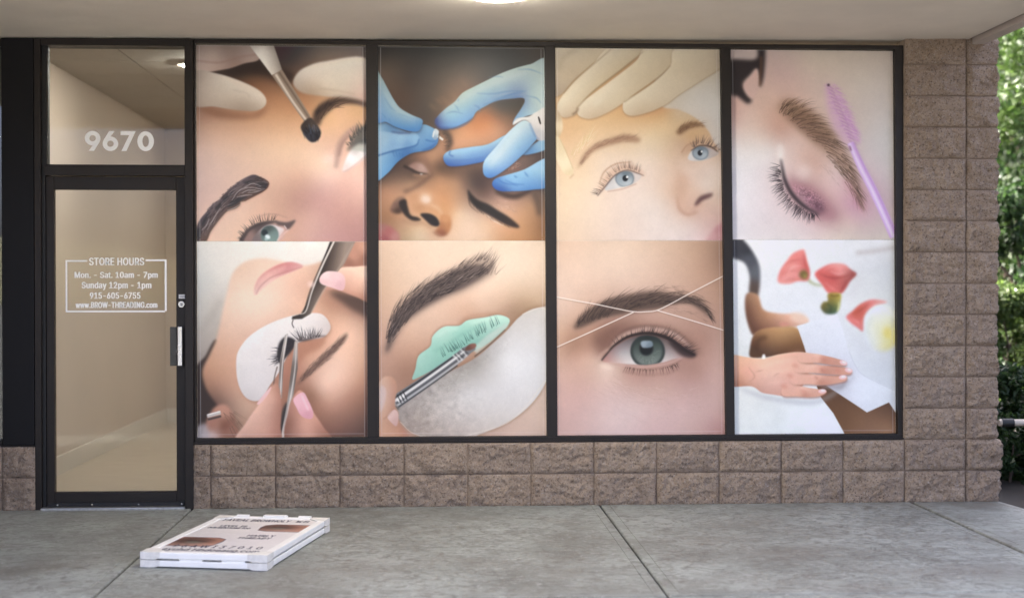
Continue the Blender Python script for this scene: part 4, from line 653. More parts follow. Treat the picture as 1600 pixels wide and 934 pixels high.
def poster_waxing_hand():
    p = Pic((44, 16, 787, 893), seed=18)
    p.base([(50,200,'#dfe3e6'),(300,60,'#e2e6e9'),(250,260,'#dce0e5'),(400,300,'#dee2e6'),(600,60,'#e0e3e6'),(760,150,'#cdd1d4'),(770,40,'#dcdee0'),(600,480,'#d6dade'),(500,450,'#dbdfe6'),(720,620,'#ccd2d8'),(60,400,'#d9ddde'),(60,850,'#d9ddda'),(250,800,'#dde2e2'),(450,830,'#e3e9ea'),(180,720,'#dcdfdd'),(700,300,'#d9dcda'),(640,120,'#d9dcdf')])
    p.line([(610,76),(700,66),(790,50)], 14, '#b3aaa6', 9, .7); p.line([(600,160),(610,230),(570,280)], 30, '#cfcfd0', 18, .6)
    p.line([(60,480),(100,520),(90,640)], 30, '#c9cecd', 16, .5); p.line([(150,760),(260,790),(220,860)], 26, '#cbd0ce', 16, .6)
    # strap and arms
    p.shape([(30,10),(88,10),(150,88),(172,160),(160,272),(122,258),(124,180),(100,120),(30,86)], [(60,50,'#3a3a40'),(120,110,'#4a4d55'),(160,160,'#5c6068'),(140,240,'#54463f'),(110,60,'#34353b')], 6)
    p.shape([(108,262),(160,265),(185,330),(250,348),(330,352),(382,368),(388,390),(330,410),(270,418),(165,435),(132,442),(104,350)], [(130,330,'#7a5642'),(140,400,'#6a4a3a'),(200,350,'#b58868'),(300,380,'#d3a188'),(360,370,'#e0bea8'),(230,400,'#9a705a'),(270,360,'#d0a68c')], 5)
    p.ell(345,368,40,22,'#e3c6b2',8,.9,10); p.ell(280,400,22,12,'#c98b7c',6,.8)
    p.shape([(120,515),(150,432),(250,410),(345,420),(378,530),(300,535),(180,548),(128,548)], [(160,480,'#65452f'),(240,450,'#a37c56'),(330,470,'#84603f'),(200,530,'#584030'),(280,430,'#b08a60'),(270,510,'#6d4d34')], 4)
    p.line([(150,520),(160,470),(200,455)], 18, '#46301f', 8, .6)
    # flowers
    q4 = lambda X, Y: (43.8+.465*X, 17.5+.4652*Y); qs = lambda L: [q4(*t) for t in L]
    def QQ(L): return [(*q4(a, b), c) for a, b, c in L]
    p.line(qs([(730,370),(800,425),(890,442)]), [12,9,7], '#9aa070', 6, .85)
    p.shape(qs([(452,408),(470,300),(540,200),(600,130),(690,92),(716,112),(742,220),(764,310),(740,392),(640,398),(560,424)]), QQ([(560,230,'#e39089'),(650,160,'#dc7f79'),(520,380,'#e4a09a'),(725,240,'#c8625e'),(620,300,'#e29a93'),(480,320,'#d67a74'),(600,400,'#dc8c86'),(700,140,'#e08a84')]), 5)
    for L, c in (([(520,240),(600,200),(680,190)],'#c9625e'),([(480,340),(560,300),(650,300)],'#d2726c'),([(700,130),(715,220),(740,300)],'#b85450'),([(540,330),(600,260),(680,250)],'#eeb4ae'),([(500,400),(580,380),(660,390)],'#c9706a')): p.line(qs(L), [3,9,4], c, 5, .6)
    p.ell(*q4(703,335), 20, 20, '#6e6434', 6, .9); p.ell(*q4(715,350), 8, 10, '#a39a50', 5, .6)
    p.shape(qs([(812,332),(880,270),(980,230),(1100,235),(1170,290),(1224,330),(1160,400),(1110,480),(1062,522),(950,518),(880,430)]), QQ([(870,320,'#d06560'),(980,260,'#d87c76'),(1060,300,'#e49c96'),(1000,370,'#b94f4a'),(1000,450,'#d6746e'),(1170,350,'#9c524d'),(1100,440,'#b25a54'),(900,400,'#c9635e'),(1120,260,'#dc8882')]), 5)
    for L, c, w in (([(850,320),(950,362),(1080,362),(1190,325)],'#9c423e',10),([(900,290),(1000,250),(1100,260)],'#eaaca6',7),([(900,400),(980,470),(1050,500)],'#e2908a',8),([(1130,390),(1090,460),(1060,510)],'#94443f',9),([(960,300),(1040,330),(1120,310)],'#f0b8b2',7),([(1150,280),(1190,330),(1150,390)],'#8f4a44',8)): p.line(qs(L), [2,w,2], c, 5, .65)
    p.shape(qs([(868,645),(895,602),(938,592),(944,520),(1062,520),(1062,600),(1040,680),(1000,716),(920,716),(880,682)]), QQ([(920,640,'#6e6a3a'),(1000,560,'#8a7c38'),(960,690,'#44543a'),(1030,600,'#a89c50'),(1000,640,'#5c6438'),(900,680,'#5c5a34')]), 5)
    p.line(qs([(1045,600),(1045,650),(1030,690)]), [5,8,5], '#dcdc98', 4, .8); p.line(qs([(930,620),(970,650),(960,700)]), 7, '#34442c', 5, .6); p.line(qs([(960,530),(1000,545),(1050,535)]), 7, '#5e4a26', 4, .6)
    p.shape(qs([(1118,745),(1180,690),(1262,620),(1380,578),(1525,602),(1400,642),(1330,692),(1292,762),(1286,884),(1230,852),(1160,802)]), QQ([(1160,740,'#dc7c76'),(1240,690,'#c4604e'),(1360,610,'#d87e78'),(1480,605,'#e2a49e'),(1240,800,'#e0807a'),(1280,850,'#c86660'),(1210,730,'#b85440'),(1300,660,'#cc6c62')]), 5)
    for L, c in (([(1180,720),(1260,680),(1340,620)],'#a24638'),([(1150,770),(1220,790),(1270,860)],'#e89c96'),([(1380,590),(1440,610),(1500,605)],'#d08880')): p.line(qs(L), [2,9,3], c, 5, .6)
    p.ell(728,414,84,106,[(670,400,'#dfe3d6'),(745,430,'#e2dfae'),(765,455,'#dcd690'),(730,340,'#e6e9e0'),(700,480,'#dde0d2'),(785,380,'#dfe0c4')],9)
    p.ell(752,438,20,28,'#d9cc70',9,.75); p.line([(700,400),(720,450),(770,480)], 8, '#cfd2b4', 8, .5); p.line([(690,360),(660,420),(690,490)], 8, '#c8ccbe', 8, .5); p.line([(700,330),(750,340),(790,370)], 8, '#f2f4ee', 8, .6)
    # paper and brown folder
    p.shape([(425,676),(480,672),(655,797),(757,752),(800,815),(800,910),(560,910),(500,800),(445,730)], [(500,730,'#5f432f'),(620,830,'#7a5a42'),(770,810,'#6a4e3c'),(750,870,'#8c6a50'),(560,860,'#6f5039'),(660,870,'#80604a')], 1.5, sp=False)
    p.shape([(338,405),(520,354),(530,375),(548,425),(572,520),(600,580),(640,630),(800,705),(800,820),(757,752),(655,797),(470,676),(400,600),(370,500)], [(380,430,'#d9dde4'),(500,400,'#dfe3ea'),(500,500,'#d9dde5'),(620,680,'#dde2ea'),(760,730,'#d3d9e0'),(560,640,'#c9cbd4'),(650,770,'#d6dbe3')], 1.5, sp=False)
    p.line([(575,520),(602,582),(645,632),(790,702)], 3, '#b9bec6', 2, .7)
    # hand
    p.shape([(60,680),(210,720),(400,742),(480,715),(560,660),(600,630),(560,680),(420,760),(200,740)], '#9fa0a6', 9, .5)
    p.shape([(430,668),(520,672),(565,650),(540,690),(470,690)], '#8f8a92', 6, .6)
    q3 = lambda X, Y: (43.8+.465*X, 379.5+.4652*Y); hs = lambda L: [q3(*t) for t in L]
    def HH(L): return [(*q3(a, b), c) for a, b, c in L]
    p.shape(hs([(-60,348),(150,358),(300,368),(450,330),(620,308),(740,322),(800,380),(760,460),(720,560),(680,640),(640,720),(500,735),(400,722),(280,700),(180,640),(-60,618)]), HH([(60,420,'#d8a88c'),(60,560,'#c8957c'),(60,610,'#a87660'),(200,420,'#dfb49a'),(300,480,'#e2baa4'),(450,400,'#e2b69e'),(620,340,'#dfae98'),(650,450,'#dfac98'),(560,520,'#e0b2a0'),(400,600,'#d6aa9a'),(300,660,'#c89c8c'),(500,680,'#d2a292'),(150,480,'#e0a994'),(130,600,'#c69680'),(600,620,'#c89482')]), 2)
    def finger(P, top, mid, low): p.shape([(x+2, y+7) for x, y in hs(P)], '#8c5848', 4, .6); return p.shape(hs(P), HH([(*top, '#e8c2ae'), (*mid, '#dba994'), (*low, '#c08874')]), 1.8)
    finger([(500,625),(620,632),(740,655),(840,670),(912,685),(906,712),(850,737),(760,747),(620,740),(480,728)], (680,660), (650,690), (700,738))
    finger([(560,512),(720,515),(850,530),(980,538),(1090,538),(1122,560),(1100,592),(1000,616),(880,630),(740,622),(580,615)], (800,540), (760,570), (860,620))
    finger([(600,412),(760,414),(880,438),(1000,445),(1100,460),(1168,490),(1150,526),(1080,532),(950,526),(800,512),(620,500)], (800,425), (820,470), (900,518))
    finger([(640,322),(800,324),(900,344),(1000,368),(1090,398),(1118,425),(1090,442),(980,436),(850,416),(660,404)], (820,335), (800,370), (900,412))
    p.shape(hs([(480,420),(600,330),(690,322),(700,400),(680,500),(650,620),(560,690),(470,600)]), HH([(560,440,'#e2b49e'),(620,560,'#dcac9a'),(640,360,'#dfb09a'),(560,650,'#d4a494')]), 16, .85)
    for X, Y in ((880,372),(875,480),(815,560),(690,690),(1030,490),(610,440),(560,540),(500,640)): p.ell(*q3(X, Y), 15, 9, '#c9806e', 6, .5, 20)
    for L in ([(400,545),(430,520),(460,515)],[(160,600),(210,540),(150,450)],[(220,500),(300,480)],[(860,470),(880,488),(870,500)],[(800,545),(825,560),(815,580)]): p.line(hs(L), [2,5,2], '#a87464', 3, .5)
    for L in ([(300,440),(450,400),(600,380)],[(300,540),(450,500),(560,480)],[(330,620),(430,600),(500,590)]): p.line(hs(L), [4,10,4], '#ecccb8', 8, .5)
    for X, Y, a in ((1086,415,18),(1137,488,15),(1078,555,-4),(875,690,-2)): p.ell(*q3(X, Y), 18, 10, '#e6bfbf', 1.8, 1, a); p.ell(*q3(X+6, Y-6), 10, 4, '#f7e6e6', 2, .85, a)
    p.shape([(176,552),(192,552),(190,534),(180,534)], '#e6e6e4', 3)
    p.shape([(44,676),(130,684),(210,720),(420,745),(500,800),(560,910),(30,910),(30,676)], '#dfe4e5', 6, .0)
    return p.done()
# ================================================================ the setting
def soffit_z(x): return 2.966+(x+3.7)/6.3*.046
def m_wood():
    t = NT('wood_floor'); c = t.ramp(t.noise(t.coord('Object', (1.2, 14, 1)), 2.5, 5, .6), [(.3, (.54, .46, .37, 1)), (.7, (.66, .58, .48, 1))])
    t.set(Base_Color=c, Roughness=.35); return t.m
# ground sheet: car park asphalt to the horizon
me = bpy.data.meshes.new('ground'); me.from_pydata([(-400, -400, -.16), (400, -400, -.16), (400, 400, -.16), (-400, 400, -.16)], [], [(0, 1, 2, 3)])
tag(link('ground', me, M['asphalt']), 'dark asphalt car park and ground around the building', kind='structure')
# pavement: slabs with tooled margins on a dark bed
bed = tag(MB().box(-4.749, 2.60, -4.3, .28, -.15, -.03).build('pavement', M['bed']), 'grey concrete walkway in front of the shop', kind='structure')
def slab(pts, seed):
    """rings from the arris inwards: rounded edge, smooth margin, tooled line, field"""
    P = [Vector(p) for p in pts]; n = len(P); c = sum(P, Vector((0, 0)))/n
    def inset(d):
        o = []
        for i in range(n):
            a, b, e = P[i-1], P[i], P[(i+1) % n]
            n1 = (b-a).normalized(); n1 = Vector((-n1.y, n1.x)); n2 = (e-b).normalized(); n2 = Vector((-n2.y, n2.x))
            o.append(b+(n1+n2)/(1+n1.dot(n2))*d)
        return o
    V = []; F = []
    prof = [(.0, -.06), (.0, -.008), (.003, -.003), (.008, 0), (.052, 0), (.0545, -.0028), (.057, 0)]
    for d, z in prof: V += [(p.x, p.y, z) for p in inset(d)]
    for k in range(len(prof)-1):
        for i in range(n): F.append((k*n+i, k*n+(i+1) % n, (k+1)*n+(i+1) % n, (k+1)*n+i))
    F.append(tuple((len(prof)-1)*n+i for i in range(n)))
    me = bpy.data.meshes.new('paving_slab'); me.from_pydata(V, [], F); return link('paving_slab', me, M['concrete'], bed)
J = .006
cx = [-4.745, -2.556, .038, 2.072]
for i in range(3):
    slab([(cx[i]+J, -2.575+J), (cx[i+1]-J, -2.575+J), (cx[i+1]-J, .24), (cx[i]+J, .24)], i)
    slab([(cx[i]+J, -4.25), (cx[i+1]-J, -4.25), (cx[i+1]-J, -2.575-J), (cx[i]+J, -2.575-J)], i+9)
slab([(2.084+J, -2.575+J), (2.985, -2.575+J), (2.63, .24), (2.084+J, .24)], 5)
slab([(2.084+J, -4.25), (3.21, -4.25), (2.985, -2.575-J), (2.084+J, -2.575-J)], 6)
# interior seen through the glass
def room_part(name, mb, mat, parent=None): return tag(mb.build(name, mat, parent), kind=None if parent else 'structure')
room_part('interior_floor', MB().box(-3.86, 2.4, .13, 5.62, -.05, .004), m_wood())
iw = room_part('interior_wall', MB().box(-3.95, -3.84, .135, 5.7, -.05, 3.10), M['wall_in'])
room_part('baseboard', MB().box(-3.839, -3.822, .14, 5.6, .005, .145), M['base_in'], iw)
iw = room_part('interior_wall_back', MB().box(-3.838, 2.5, 5.60, 5.7, -.05, 3.10), M['wall_in'])
room_part('baseboard', MB().box(-3.82, 2.4, 5.583, 5.599, .005, .145), M['base_in'], iw)
room_part('interior_wall_side', MB().box(2.40, 2.5, .45, 5.597, -.05, 3.10), M['wall_in'])
ic = room_part('interior_ceiling', MB().box(-3.837, 2.398, .14, 5.597, 3.07, 3.09), M['bed'])
for i in range(10):
    for j in range(9):
        x, y = -3.83+i*.622, .15+j*.604
        MB().box(x, x+.614, y, y+.596, 3.046, 3.064).build('ceiling_tile', M['ceil_in'], ic)
for x, y, lab in ((-2.825, 1.40, 'lit round ceiling downlight inside, seen at the top right of the glass above the door'), (-2.2, 4.1, 'added unseen downlight to light the shop, deep inside behind the brow tint poster'), (-.9, 2.3, 'added unseen downlight to light the shop, behind the blue glove poster')):  # the two behind posters are unseen, added to light the room
    L = empty('interior_downlight', (x, y, 3.04)); tag(L, lab, 'light', 'downlights inside the shop')
    MB().cyl((0, 0, 0), (0, 0, -.012), .085, n=24).build('trim_ring', M['base_in'], L)
    MB().cyl((0, 0, -.012), (0, 0, -.022), .045, .040, 24).build('lens', INT_LAMP, L)

# ---------------------------------------------------------------- split-face block masonry
def vnoise(p, s): return mnoise.fractal(p*s, .8, 2.1, 4)
def block(parent, x0, x1, z0, z1, right=False, amp=.012, depth=.15):
    sd = Vector((random.uniform(-90, 90), random.uniform(-90, 90), random.uniform(-90, 90)))
    nx, nz, ny = max(4, int((x1-x0)/.0095)), int((z1-z0)/.0095), 8 if right else 1
    dep = .20 if right else depth
    idx = {}; V = []; F = []
    def vert(i, j, k):       # i across, j up, k back
        if (i, j, k) in idx: return idx[i, j, k]
        p = Vector((x0+(x1-x0)*i/nx, dep*k/ny, z0+(z1-z0)*j/nz)); q = p+sd
        e = min(i, nx-i)/nx*(x1-x0); e = min(e, min(j, nz-j)/nz*(z1-z0)) if not right else min(min(j, nz-j)/nz*(z1-z0), i/nx*(x1-x0))
        fall = min(1, e/.022)
        d = .55+1.1*vnoise(q, 8)+.9*(.5-abs(vnoise(q+Vector((5, 5, 5)), 19)))+.5*vnoise(q, 48)
        if k == 0: p.y -= (amp*max(-.2, d)*1.25+.004)*(.25+.75*fall)-.002
        if i == nx and right: p.x += (.014*(.4+vnoise(q+Vector((9, 1, 3)), 11))+.008*vnoise(q, 34))*(.35+.65*min(1, min(j, nz-j)/nz*(z1-z0)/.03))
        if 0 < i < nx or right: pass
        w = .0035*mnoise.noise(q*30)
        if i in (0, nx) and not (right and i == nx): p.x += w
        if j in (0, nz): p.z += w*.8
        idx[i, j, k] = len(V); V.append(tuple(p)); return idx[i, j, k]
    for i in range(nx):
        for j in range(nz): F.append((vert(i, j, 0), vert(i+1, j, 0), vert(i+1, j+1, 0), vert(i, j+1, 0)))
    for k in range(ny):
        for j in range(nz):
            F.append((vert(0, j, k+1), vert(0, j, k), vert(0, j+1, k), vert(0, j+1, k+1))); F.append((vert(nx, j, k), vert(nx, j, k+1), vert(nx, j+1, k+1), vert(nx, j+1, k)))
        for i in range(nx):
            F.append((vert(i, 0, k+1), vert(i+1, 0, k+1), vert(i+1, 0, k), vert(i, 0, k))); F.append((vert(i, nz, k), vert(i+1, nz, k), vert(i+1, nz, k+1), vert(i, nz, k+1)))
    me = bpy.data.meshes.new('block'); me.from_pydata(V, [], F); me.shade_smooth(); return link('block', me, M['block'], parent)
H = .2032; j2 = .0037
def mx(k): return (k-6)*.4064            # vertical joints of the sill wall
wall = tag(empty('sill_wall', (0, 0, 0)), 'low brown split-face block wall under the poster windows', 'wall')
MB().box(-2.545, 2.033, .010, .15, -.05, .402).build('mortar', M['mortar'], wall)
for r in range(2):
    xs = [-2.545]+[mx(k) for k in range(12)]
    for a, b in zip(xs[:-1], xs[1:]):
        block(wall, a+(j2 if a > -2.54 else 0), b-j2, r*H+(j2 if r else -.012), (r+1)*H-j2-(0 if r == 0 else .002))
stub = tag(empty('wall_stub', (-3.9, 0, 0)), 'short piece of block wall at the left edge, below the dark pilaster', 'wall')
o = MB().box(-.9, .37, .010, .15, -.05, .400).build('mortar', M['mortar'], stub)
for r in range(2):
    for a, b in ((-3.735, -3.532), (-4.14, -3.735), (-4.546, -4.14)):
        bo = block(stub, a+j2-(-3.9), b-(j2 if b < -3.6 else 0)-(-3.9), r*H+(j2 if r else -.012), (r+1)*H-j2-.003*r)
pil = tag(empty('block_pillar', (2.033, 0, 0)), 'tall brown split-face block pillar at the right end of the windows', 'pillar')
MB().box(0, .604, .012, .40, -.05, 3.03).build('mortar', M['mortar'], pil)
for r in range(15):
    zt = min((r+1)*H-j2, 3.02)
    block(pil, j2, mx(12)-2.033-j2, r*H+(j2 if r else -.012), zt, amp=.0145)
    block(pil, mx(12)-2.033+j2, 2.640-2.033+random.uniform(-.006, .006)+(.02 if r < 2 else 0), r*H+(j2 if r else -.012), zt, right=True, amp=.016)

# ---------------------------------------------------------------- canopy and its lamp
can = tag(empty('canopy', (0, 0, 3.0)), 'beige canopy soffit over the walkway with a trim along its right edge', 'canopy')
V = []; F = []
xs = [-4.749, 2.455]
for x in xs:
    z = soffit_z(x)-3.0
    V += [(x, .30, z), (x, -3.2, z), (x, .30, z+.25), (x, -3.2, z+.25)]
F = [(0, 1, 5, 4), (2, 6, 7, 3), (0, 4, 6, 2), (1, 3, 7, 5), (0, 2, 3, 1), (4, 5, 7, 6)]
me = bpy.data.meshes.new('soffit_panel'); me.from_pydata(V, [], F); link('soffit_panel', me, M['soffit'], can)
ze = soffit_z(2.5)-3.0
MB().box(2.4555, 2.4755, -3.2, .30, ze+.028, ze+.25).build('shadow_gap', M['bronze_dark'], can)
MB().box(2.476, 2.56, -3.2, .0, ze-.035, ze+.6).build('edge_trim', M['trim'], can, bevel=.006)
MB().box(-4.749, 2.56, -3.32, -3.2005, 2.80-3, 1.1).build('fascia', M['trim'], can)
MB().box(-4.749, 2.47, .3005, 5.7, .12, 1.4).build('roof', M['asphalt'], can)  # unseen mass, sized so the building keeps sun off walkway and bed

tag(MB().box(-5.0, -4.75, -2.9, 5.7, -.15, 4.3).build('side_shade_wall', M['mortar']), 'tall unseen wall added beyond the left edge to shade the walkway', kind='structure')  # out of view, added to darken the left end of the walkway
lamp = tag(empty('soffit_light', (-.675, -1.40, soffit_z(-.675))), 'lit round ceiling light on the canopy soffit above the windows', 'light')
MB().cyl((0, 0, 0), (0, 0, -.018), .178, .172, 48).build('housing', M['base_in'], lamp)
MB().cyl((0, 0, -.018), (0, 0, -.040), .155, .140, 48).build('diffuser', LAMP, lamp)

# ---------------------------------------------------------------- dark pilaster and the next shop's window
pl = tag(empty('pilaster', (-3.634, 0, .40)), 'tall smooth black metal pilaster left of the glass door', 'pilaster')
MB().box(-.099, .099, .0, .14, .008, 2.562).build('cladding', M['pilaster'], pl, bevel=.004)
MB().box(-.105, .105, -.004, .14, -.002, .0075).build('base_flashing', M['bronze'], pl)
nw = tag(empty('neighbour_window', (-4.3, .05, .41)), 'sliver of the next shop window at the far left edge', 'window')
MB().box(-.3, .559, 0, .01, .03, 2.5).build('pane', M['glass_dark'], nw)
MB().box(-.3, .559, -.03, .06, -.005, .03).build('sill', M['bronze'], nw); MB().box(-.3, .559, -.03, .06, 2.5, 2.55).build('head', M['bronze'], nw); MB().box(-.36, -.3005, -.03, .06, -.005, 2.55).build('jamb', M['bronze'], nw)
MB().box(-.3, .559, .35, .36, -.4, 2.6).build('blind', M['pilaster'], nw)

# ================================================================ shop window
B_ = M['bronze']
win = tag(empty('shop_window', (-.26, .04, .42)), 'wide dark bronze shop window of four tall panes right of the door', 'window')
def W(mb, name, mat, parent=win, **k):
    mb.v = [(x+.26, y-.04, z-.42) for x, y, z in mb.v]; return mb.build(name, mat, parent, **k)
ZB, ZT = .441, 2.945
m_b = [(-1.450, -1.384), (-.300, -.238), (.866, .920)]; m_t = [(-1.458, -1.388), (-.314, -.252), (.829, .891)]
W(MB().box(-2.545, 2.032, .026, .14, .408, ZB-.001), 'sill', B_, bevel=.003)
W(MB().box(-2.545, 2.030, .006, .0255, .4075, .418), 'sill_lip', B_)
W(MB().box(-2.545, 2.032, .026, .14, ZT+.001, 2.972), 'head', B_, bevel=.003)
W(MB().hexa((-2.5445, -2.534), (-2.5445, -2.5365), .026, .14, ZB, ZT), 'jamb', B_)
W(MB().hexa((1.998, 2.031), (1.9745, 2.031), .026, .14, ZB, ZT), 'jamb', B_)
for b, t in zip(m_b, m_t):
    mu = W(MB().hexa(b, t, .026, .14, ZB, ZT), 'mullion', B_)
    W(MB().hexa((b[1]-.001, b[1]+.006), (t[1]-.001, t[1]+.006), .045, .0615, ZB, ZT), 'gasket', M['bronze_dark'], mu)
edges_b = [-2.534, *[v for q in m_b for v in q], 1.998]; edges_t = [-2.5365, *[v for q in m_t for v in q], 1.9745]
for i in range(4):
    W(MB().hexa((edges_b[2*i]+.0003, edges_b[2*i+1]-.0003), (edges_t[2*i]+.0003, edges_t[2*i+1]-.0003), .064, .072, ZB, ZT), 'pane', M['glass_clear'])

# ---------------------------------------------------------------- the eight prints on the panes
def quad_obj(name, q, y, mat, n=8, th=.0015):
    """thin sheet through the corners q = bottom-left, bottom-right, top-right, top-left (x, z)"""
    a, b, c, d = [Vector(p) for p in q]; o = (a+b+c+d)/4; V = []; U = []; F = []
    for j in range(n+1):
        for i in range(n+1):
            u, v = i/n, j/n; p = (a*(1-u)+b*u)*(1-v)+(d*(1-u)+c*u)*v-o; V.append((p.x, 0, p.y)); U.append((u, v))
    N = len(V); V += [(x, th, z) for x, _, z in V]; U += U
    for j in range(n):
        for i in range(n):
            k = j*(n+1)+i; F.append((k, k+1, k+n+2, k+n+1)); F.append((N+k, N+k+n+1, N+k+n+2, N+k+1))
    rim = [i for i in range(n+1)]+[(j+1)*(n+1)+n for j in range(n)]+[n*(n+1)+n-1-i for i in range(n)]+[(n-1-j)*(n+1) for j in range(n-1)]
    for k in range(len(rim)): i, j = rim[k], rim[(k+1) % len(rim)]; F.append((i, N+i, N+j, j))
    me = bpy.data.meshes.new(name); me.from_pydata(V, [], F); uv = me.uv_layers.new(name='UVMap')
    for l in me.loops: uv.data[l.index].uv = U[l.vertex_index]
    return link(name, me, mat, None, (o.x, y, o.y))
SEAM = [1.692, 1.698, 1.701, 1.708]
def lerp(a, b, t): return a+(b-a)*t
POSTERS = [
    (0, 1, poster_brow_tint, 'window poster of a brush tinting a brow beside pale gloved fingers next to the door'),
    (0, 0, poster_lash_extension, 'window poster of steel tweezers placing lashes over a white eye pad, pink nails'),
    (1, 1, poster_blue_gloves, 'window poster of hands in blue gloves over a dark-skinned face with closed eyes'),
    (1, 0, poster_lash_lift, 'window poster of a thick brow, a mint green lash shield and a steel brush'),
    (2, 1, poster_cream_gloves, 'window poster of a pale face with blue eyes under cream gloved fingers'),
    (2, 0, poster_threading, 'window poster of one grey-green eye with white threads crossing its brow'),
    (3, 1, poster_spoolie, 'window poster of a closed eye, brown brow and lilac spoolie brush, top right'),
    (3, 0, poster_waxing_hand, 'window poster of a hand smoothing white paper beside blurred pink roses, bottom right')]
GAIN = {(0, 1): 1.2, (0, 0): 1.22, (1, 1): .66, (1, 0): .92, (2, 1): .79, (2, 0): .95, (3, 1): 1.16, (3, 0): 1.18}   # inverse of the light on each pane, put into the print colour
def balance_print(im, i, top):
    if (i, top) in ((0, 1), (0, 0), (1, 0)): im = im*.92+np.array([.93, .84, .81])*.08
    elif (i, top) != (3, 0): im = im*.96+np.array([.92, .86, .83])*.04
    lin = np.where(im <= .04045, im/12.92, ((im+.055)/1.055)**2.4)*GAIN[i, top]*np.array([1.0, 1.01, 1.02] if top else [1.03, 1.01, .94])  # gain and row tint counter the brightness and hue of the light there
    h, w = lin.shape[:2]; e = np.zeros((h, w)); k = int(.016*w); e[:, k:k+2] = .16; e[:, w-k-2:w-k] = .16; e[h-k-2:h-k, k:w-k] = .12 if not top else 0; e[:2] = e[:, :1] = e[:, -1:] = .10
    lin = lin*(1-e[..., None])+.85*e[..., None]      # edge of the clear overlaminate
    lin = np.clip(lin, 0, .92); return np.where(lin <= .0031308, lin*12.92, 1.055*lin**(1/2.4)-.055)
for i, top, fn, lab in POSTERS:
    L0, R0, L1, R1 = edges_b[2*i]+.002, edges_b[2*i+1]-.002, edges_t[2*i]+.002, edges_t[2*i+1]-.002
    ts = (SEAM[i]-ZB)/(ZT-ZB); Ls, Rs = lerp(L0, L1, ts), lerp(R0, R1, ts)
    z1 = 2.938 if i == 0 else 2.940
    im = fn()
    if top: q = [(Ls, SEAM[i]+.0008), (Rs, SEAM[i]+.0008), (R1, z1), (L1, z1)]
    else: q = [(L0, ZB+.001), (R0, ZB+.001), (Rs, SEAM[i]-.0008), (Ls, SEAM[i]-.0008)]
    o = quad_obj('window_poster', q, .0612, m_print('print_'+fn.__name__[7:], balance_print(im, i, top)))
    tag(o, lab, 'poster', 'beauty posters on the shop window')

# ================================================================ door frame with transom, glass door
try:      # the sans face that ships inside Blender itself; the built-in one is the fallback
    FONT = bpy.data.fonts.load(bpy.utils.system_resource('DATAFILES')+'/fonts/Inter.woff2')
except Exception: FONT = None
def text_mesh(name, s, box, mat, parent, y, off=0., bold=0.):
    """lettering fitted to box = x0, x1, z0, z1 on a wall plane"""
    cu = bpy.data.curves.new(name, 'FONT'); cu.body = s; cu.offset = off
    if FONT: cu.font = FONT
    cu.resolution_u = 3; cu.space_character = 1.05
    o = bpy.data.objects.new(name, cu); COL.objects.link(o); dg = bpy.context.evaluated_depsgraph_get(); dg.update()
    me = bpy.data.meshes.new_from_object(o.evaluated_get(dg)); bpy.data.objects.remove(o); bpy.data.curves.remove(cu)
    c = np.zeros(len(me.vertices)*3); me.vertices.foreach_get('co', c); c = c.reshape(-1, 3); lo, hi = c.min(0), c.max(0)
    n = np.empty_like(c); n[:, 0] = box[0]+(c[:, 0]-lo[0])/(hi[0]-lo[0])*(box[1]-box[0]); n[:, 2] = box[2]+(c[:, 1]-lo[1])/(hi[1]-lo[1])*(box[3]-box[2]); n[:, 1] = y
    F = [tuple(p.vertices) for p in me.polygons]; nv = len(n); V = []; FF = []
    for k, dx in enumerate((0, -1, 1, -.5, .5) if bold else (0,)):
        q = n.copy(); q[:, 0] += dx*bold; q[:, 1] -= k*.0001; q[:, 2] += (k-2)*.15*bold; V += q.tolist(); FF += [tuple(i+k*nv for i in f) for f in F]
    bpy.data.meshes.remove(me); me = bpy.data.meshes.new(name); me.from_pydata(V, [], FF); return link(name, me, mat, parent)
df = tag(empty('door_frame', (-3.03, .04, 0)), 'dark bronze door frame with a glass transom numbered 9670 above the door', 'door frame')
def D(mb, name, mat, parent=df, o=(-3.03, .04, 0), **k):
    mb.v = [(x-o[0], y-o[1], z-o[2]) for x, y, z in mb.v]; return mb.build(name, mat, parent, **k)
D(MB().box(-3.531, -3.492, .0, .14, -.02, 2.962), 'jamb', B_, bevel=.002)
D(MB().box(-3.4915, -3.4715, .030, .13, -.02, 2.93), 'door_stop', M['bronze_dark'])
D(MB().box(-2.598, -2.5465, .0, .14, -.02, 2.965), 'jamb', B_, bevel=.002)
D(MB().box(-3.4915, -2.5985, .004, .14, 2.921, 2.964), 'head', B_, bevel=.002)
D(MB().box(-3.471, -2.5985, .006, .14, 2.104, 2.165), 'transom_bar', B_, bevel=.003)
D(MB().box(-3.471, -2.5985, .030, .14, 2.166, 2.174), 'glazing_bead', M['bronze_dark'])
D(MB().box(-3.471, -3.4615, .030, .10, 2.1745, 2.9205), 'glazing_bead', M['bronze_dark'])
D(MB().box(-3.4915, -2.5985, -.03, .16, -.004, .014), 'threshold', M['alu'], bevel=.003)
tp = D(MB().box(-3.461, -2.599, .056, .062, 2.1745, 2.9205), 'transom_pane', M['glass'])
